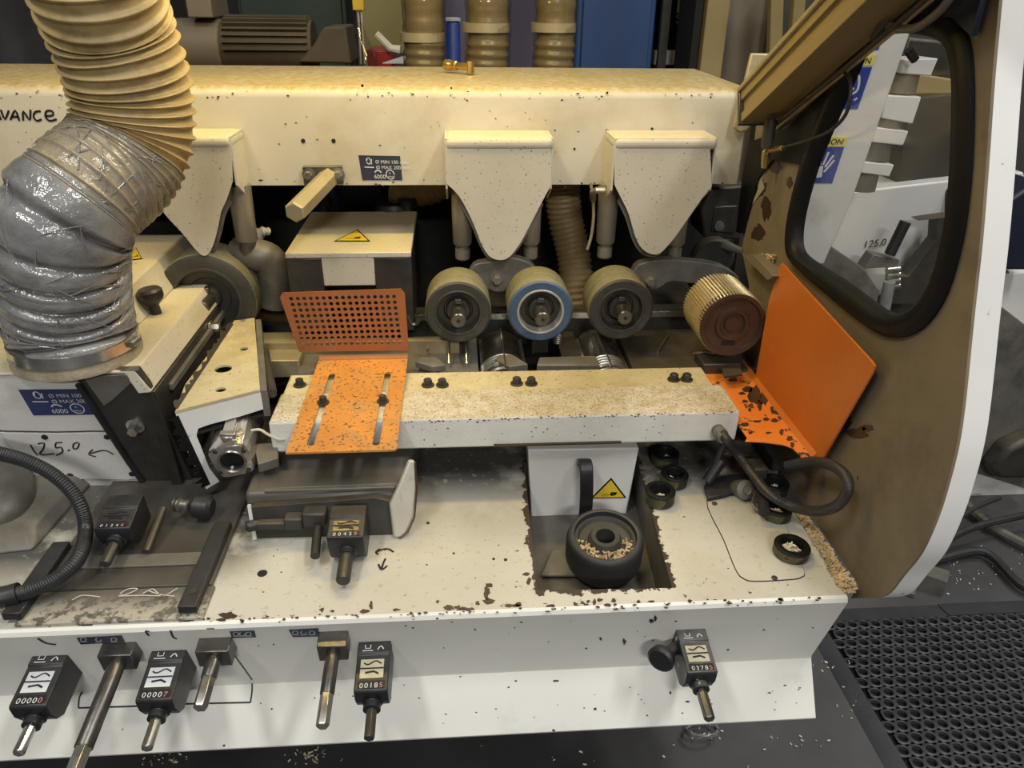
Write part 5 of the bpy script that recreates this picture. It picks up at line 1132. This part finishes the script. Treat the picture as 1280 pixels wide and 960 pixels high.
MB().lathe((c.x, 2.8, c.z), UP, [(0, .026), (.008, .026), (.010, .02)], 18).build('pipe_cap', 'print_white', bt)
# window frame, control screen and column right of the blue cabinet
sc_ = thing('control_screen', pY(845, 60, 3.1), 'dark control screen with white writing behind a steel post', 'screen')
a = pY(818, 62, 3.1); b = pY(876, 62, 3.1)
MB().box(a.x, b.x, 3.1, 3.16, a.z, 1.95).build('screen_body', 'black_gloss', sc_, bevel=.005)
MB().box(a.x-.01, b.x+.02, 3.05, 3.2, a.z-.05, a.z).build('screen_shelf', 'print_white', sc_, bevel=.003)
MB().box(pY(846, 10, 3.1).x, pY(873, 10, 3.1).x, 3.094, 3.099, pY(850, 16, 3.1).z, pY(850, -20, 3.1).z).build('white_field', 'print_white', sc_)
text_mesh('SZSZ', .045, pY(844, 29, 3.095), RX, UP, sc_, 'screen_text', 'print_white', .002)
MB().box(pY(826, 40, 2.95).x, pY(836, 40, 2.95).x, 2.95, 2.98, .0, 2.3).build('post', 'dark_steel', sc_)
MB().box(a.x-.01, b.x+.02, 3.1, 3.14, 0, a.z-.05).build('stand', 'dark_steel', sc_)
cl_ = thing('taupe_column', pY(925, 60, 2.75), 'dusty taupe sheet metal column behind the beam end', 'column')
a = pY(876, 50, 2.75); b = pY(1015, 50, 2.75)
MB().box(a.x+.05, b.x, 2.77, 3.0, 0, 2.5).build('column_face', 'taupe_panel', cl_, bevel=.01)
MB().box(a.x, a.x+.075, 2.72, 3.0, 0, 2.5).build('column_flange', 'ochre_plate', cl_, bevel=.004)
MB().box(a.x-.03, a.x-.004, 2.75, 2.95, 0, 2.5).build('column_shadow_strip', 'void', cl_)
for x0, x1, x2, x3 in ((961, 977, 966, 982), (985, 999, 998, 1013)):
    MB().prism([pY(x0, 90, 2.5), pY(x1, 90, 2.5), pY(x3, -60, 2.5), pY(x2, -60, 2.5)], (0, .03, 0)).build('slanted_strut', 'ochre_plate', cl_, bevel=.003)
# ================================================================ neighbouring machine seen through the window and past the panel
nb = thing('white_control_panel', (1.35, 2.2, 0), 'white machine panel with blue caution signs seen through the window', 'machine panel')
np_ = Plane((0, 2.0, 1.2), (0, -1, -.22))
MB().plate([np_.at(x, y) for x, y in [(1095, -160), (1185, -160), (1138, 40), (1100, 150), (1065, 250), (1030, 330), (980, 330), (990, 200), (1030, 95), (1062, 0)]], [], -np_.n*.03).build('panel_sheet', 'white_paint', nb, bevel=.003)
MB().box(1.10, 1.19, 2.09, 2.15, 0, .80).build('panel_pedestal', 'cast_dark', nb, bevel=.006)
def caution(yel, blue, pict):
    MB().prism([np_.at(x, y, .001) for x, y in yel], np_.n*.001).build('caution_strip', 'sign_yellow', nb, smooth=0)
    o = np_.at(yel[3][0]+1.5, yel[3][1]-2.2, .003); u = np_.at(yel[2][0], yel[2][1])-np_.at(yel[3][0], yel[3][1]); v_ = np_.at(*yel[0])-np_.at(*yel[3])
    text_mesh('CAUTION', v_.length*.85, o, u, np_.n.cross(u), nb, 'caution_text', 'ink', .0005)
    s = MB().prism([np_.at(x, y, .001) for x, y in blue], np_.n*.001).build('blue_sign', 'sign_blue', nb, smooth=0)
    mb = MB()
    for st_, wd in pict: mb.ribbon(catmull([np_.at(x, y, .0028) for x, y in st_], 3), np_.n, wd)
    mb.build('sign_pictogram', 'print_white', s, smooth=0)
caution([(1010, 170), (1060, 171), (1056, 183), (1006, 182)], [(1008, 184), (1055, 184), (1040, 229), (992, 228)],
        [([(1022, 222), (1024, 208)], .022), ([(1020, 206), (1021, 192)], .006), ([(1025, 206), (1028, 190)], .006), ([(1029, 206), (1036, 190)], .006), ([(1031, 209), (1042, 194)], .006), ([(1030, 215), (1043, 200)], .006)])
caution([(1045, 68), (1096, 69), (1091, 82), (1040, 81)], [(1042, 84), (1090, 84), (1072, 136), (1022, 136)],
        [([(1068, 92), (1074, 96), (1072, 112), (1064, 118)], .006), ([(1050, 108), (1056, 112), (1063, 108), (1067, 112)], .005), ([(1046, 128), (1054, 132), (1060, 118), (1056, 104)], .005), ([(1069, 123), (1070, 125)], .009)])
MB().prism([np_.at(x, y, .001) for x, y in [(1060, 10), (1112, 10), (1098, 62), (1046, 62)]], np_.n*.001).build('blue_sign', 'sign_blue', nb, smooth=0)
ns = thing('neighbour_machine', (1.7, 2.3, 0), 'white and dark neighbouring machine with stepped blocks beyond the window', 'machine')
NY = 2.25
def npz(l, Y=NY): return [pY(x, y, Y) for x, y in l]
MB().box(1.05, 2.6, 2.7, 2.75, 0, 1.7).build('dark_back', 'wall_dark', ns)
MB().prism(npz([(1060, 240), (1280, 215), (1300, 330), (1190, 330), (1150, 345), (1080, 380), (1020, 370), (1000, 330)], 2.35), (0, .25, 0)).build('white_body', 'white_paint', ns, bevel=.006)
for q in ([(1130, 74), (1173, 73), (1164, 95), (1125, 92)], [(1108, 119), (1152, 121), (1141, 155), (1102, 148)], [(1094, 159), (1136, 164), (1129, 182), (1090, 178)], [(1079, 202), (1118, 206), (1112, 221), (1075, 216)]):
    t_ = npz(q, 2.15); MB().prism(t_, (0, .10, 0)).build('white_step', 'white_paint', ns, bevel=.003)
    c = sum(t_, V())/4; r_ = (t_[1].x-t_[0].x)*.5
    MB().cyl(c+V((-.01, .05, -.07)), c+V((-.01, .05, -.02)), r_*.9, n=20).build('step_boss', 'cast_grey', ns)
MB().prism(npz([(1135, 46), (1192, 52), (1198, 98), (1120, 96)], 2.45), (0, .1, 0)).build('upper_case', 'cast_dark', ns, bevel=.01)
MB().prism(npz([(1150, 92), (1198, 100), (1198, 118), (1140, 118)], 2.44), (0, .1, 0)).build('ochre_bar', 'ochre_plate', ns, bevel=.006)
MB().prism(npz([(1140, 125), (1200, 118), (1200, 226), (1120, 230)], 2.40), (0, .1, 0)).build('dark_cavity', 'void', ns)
MB().tube(npz([(1135, 62), (1140, 70), (1144, 75)], 2.12), .012, 10).build('black_latch', 'black_gloss', ns)
MB().cyl(*npz([(1112, 318), (1132, 277)], 2.2), .017, n=16).build('black_grip', 'black_plastic', ns)
MB().prism(npz([(1092, 318), (1125, 325), (1122, 334), (1080, 336)], 2.2), (0, .05, 0)).build('grip_plate', 'cast_grey', ns, bevel=.003)
MB().prism(npz([(1148, 276), (1172, 274), (1170, 300), (1135, 345), (1118, 345), (1110, 380), (1160, 380), (1185, 330), (1190, 270)], 2.22), (0, .05, 0)).build('dark_plate', 'cast_dark', ns, bevel=.003)
for k in range(4):
    p = pY(1116, 338+k*7, 2.19); MB().cyl(p+V((-.02, 0, 0)), p+V((.02, 0, .004)), .011, n=12).build('ribbed_boss', 'steel', ns)
MB().prism(npz([(1000, 282), (1080, 335), (1100, 365), (1095, 385), (1000, 325)], 2.18), (0, .05, 0)).build('dark_ledge', 'cast_grey', ns, bevel=.004)
MB().cyl(*npz([(1112, 352), (1105, 388)], 2.17), .018, n=14).build('glossy_bottle', 'film', ns)
text_mesh('125.0', .035, pY(1078, 310, 2.345), V((.9, 0, .1)), UP, ns, 'pen_note', 'ink', .002)
MB().box(1.2, 2.3, 2.40, 2.68, 0, .80).build('lower_cabinet', 'cast_dark', ns, bevel=.01)
# right edge of the picture
MB().prism(npz([(1243, 262), (1300, 225), (1300, 338), (1238, 338)], 2.1), (0, .4, 0)).build('navy_housing', 'navy', ns, bevel=.01)
MB().prism(npz([(1225, 340), (1310, 338), (1330, 640), (1170, 660), (1190, 560), (1215, 440)], 2.2), (0, .3, 0)).build('white_column', 'white_paint', ns, bevel=.01)
MB().prism(npz([(1222, 360), (1300, 420), (1310, 620), (1215, 590)], 2.19), (0, .02, 0)).build('white_column_shade', 'cast_grey', ns, bevel=.004)  # grey plate paints the shadow on the white column
MB().prism(npz([(1238, 590), (1262, 560), (1300, 545), (1300, 600), (1250, 600)], 2.12), (0, .08, 0)).build('dark_motor', 'cast_dark', ns, bevel=.02)
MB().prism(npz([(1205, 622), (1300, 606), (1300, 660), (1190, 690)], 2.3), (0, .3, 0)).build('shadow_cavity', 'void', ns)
MB().prism(npz([(1150, 640), (1300, 610), (1300, 720), (1100, 720)], 2.5), (0, .3, 0)).build('dark_base', 'wall_dark', ns)
for i, l in enumerate(([(1160, 690), (1215, 660), (1300, 640)], [(1175, 672), (1210, 640), (1250, 622)], [(1200, 622), (1235, 655), (1300, 690)], [(1170, 700), (1230, 690), (1275, 730), (1320, 750)])):
    cb_ = thing('floor_cable', pY(*l[1], 2.2), ['dark cable rising towards the neighbouring machine', 'thin dark cable hooked under the white column', 'grey cable running down behind the dark cables', 'black cable lying on the floor beside the tube offcut'][i], 'cable')
    MB().tube(catmull([pZ(x, y, .03+.05*(i < 2)) for x, y in l], 6), [.012, .008, .016, .014][i], 8).build('cable', ['black_rubber', 'black_rubber', 'cast_grey', 'black_rubber'][i], cb_)
# square tube offcut on the floor
so = thing('tube_offcut', pZ(1160, 735, 0), 'short square steel tube offcut on the floor by the panel edge', 'offcut')
c = pZ(1158, 722, .03); dS = V((.75, -.55, 0)).normalized(); eS = V((.55, .75, 0)).normalized()
ring_o = lambda p, r: [p+eS*a*r+UP*b*r for a, b in [(-1, -1), (1, -1), (1, 1), (-1, 1)]]
s0, s1 = c-dS*.055, c+dS*.055
MB().rings([ring_o(s0, .03), ring_o(s1, .03), ring_o(s1, .024), ring_o(s0, .024)], closed=True).build('square_tube', 'cast_grey', so, smooth=0)
MB().obox(c-V((.07, .03, .02)), dS*.02, eS*.02, UP*.008).build('tube_lug', 'cast_grey', so, bevel=.002)

# ================================================================ fine dark flecks along worn edges
random.seed(33)
def flecks(parent, pl_, x0, x1, yf, spread, n, smin, smax, m='resin_disc'):
    mb = MB()
    for _ in range(n):
        x = random.uniform(x0, x1); y = yf(x)+random.gauss(0, spread); r = random.uniform(smin, smax)
        mb.prism([pl_.at(px_, py_, .0003) for px_, py_ in blob(x, y, r*random.uniform(1, 2.2), r*.8, 7)], pl_.n*.0005)
    return tag(mb.build('edge_fleck', m, parent, smooth=0), kind='stuff')
flecks(bm_, bpl, 0, 900, lambda x: 117+.004*x, 2.5, 60, .5, 1.3)
flecks(bm_, bpl, 250, 930, lambda x: 226+.002*x, 2.5, 50, .6, 1.6)
flecks(bm_, bpl, 0, 900, lambda x: 165, 26, 60, .4, 1.0)
ffp = Plane((0, 1.206, 0), FR)
flecks(fen, ffp, 500, 920, lambda x: 528-.03*(x-500), 1.2, 90, .4, 1.1)
flecks(fen, ffp, 500, 920, lambda x: 545-.03*(x-500), 6, 30, .4, .8)
flecks(base, bp, 250, 1040, lambda x: 776-.0345*(x-250), 2.2, 90, .6, 1.8)
flecks(base, bp, 300, 660, lambda x: 715, 28, 26, .4, 1.0)
flecks(base, bp, 850, 1020, lambda x: 700, 30, 18, .4, .9)
flecks(base, fp, 320, 1020, lambda x: 800-.03*(x-320), 12, 30, .5, 1.3, 'ink')
flecks(base, fp2, 320, 1000, lambda x: 885-.035*(x-320), 15, 40, .5, 1.4, 'ink')
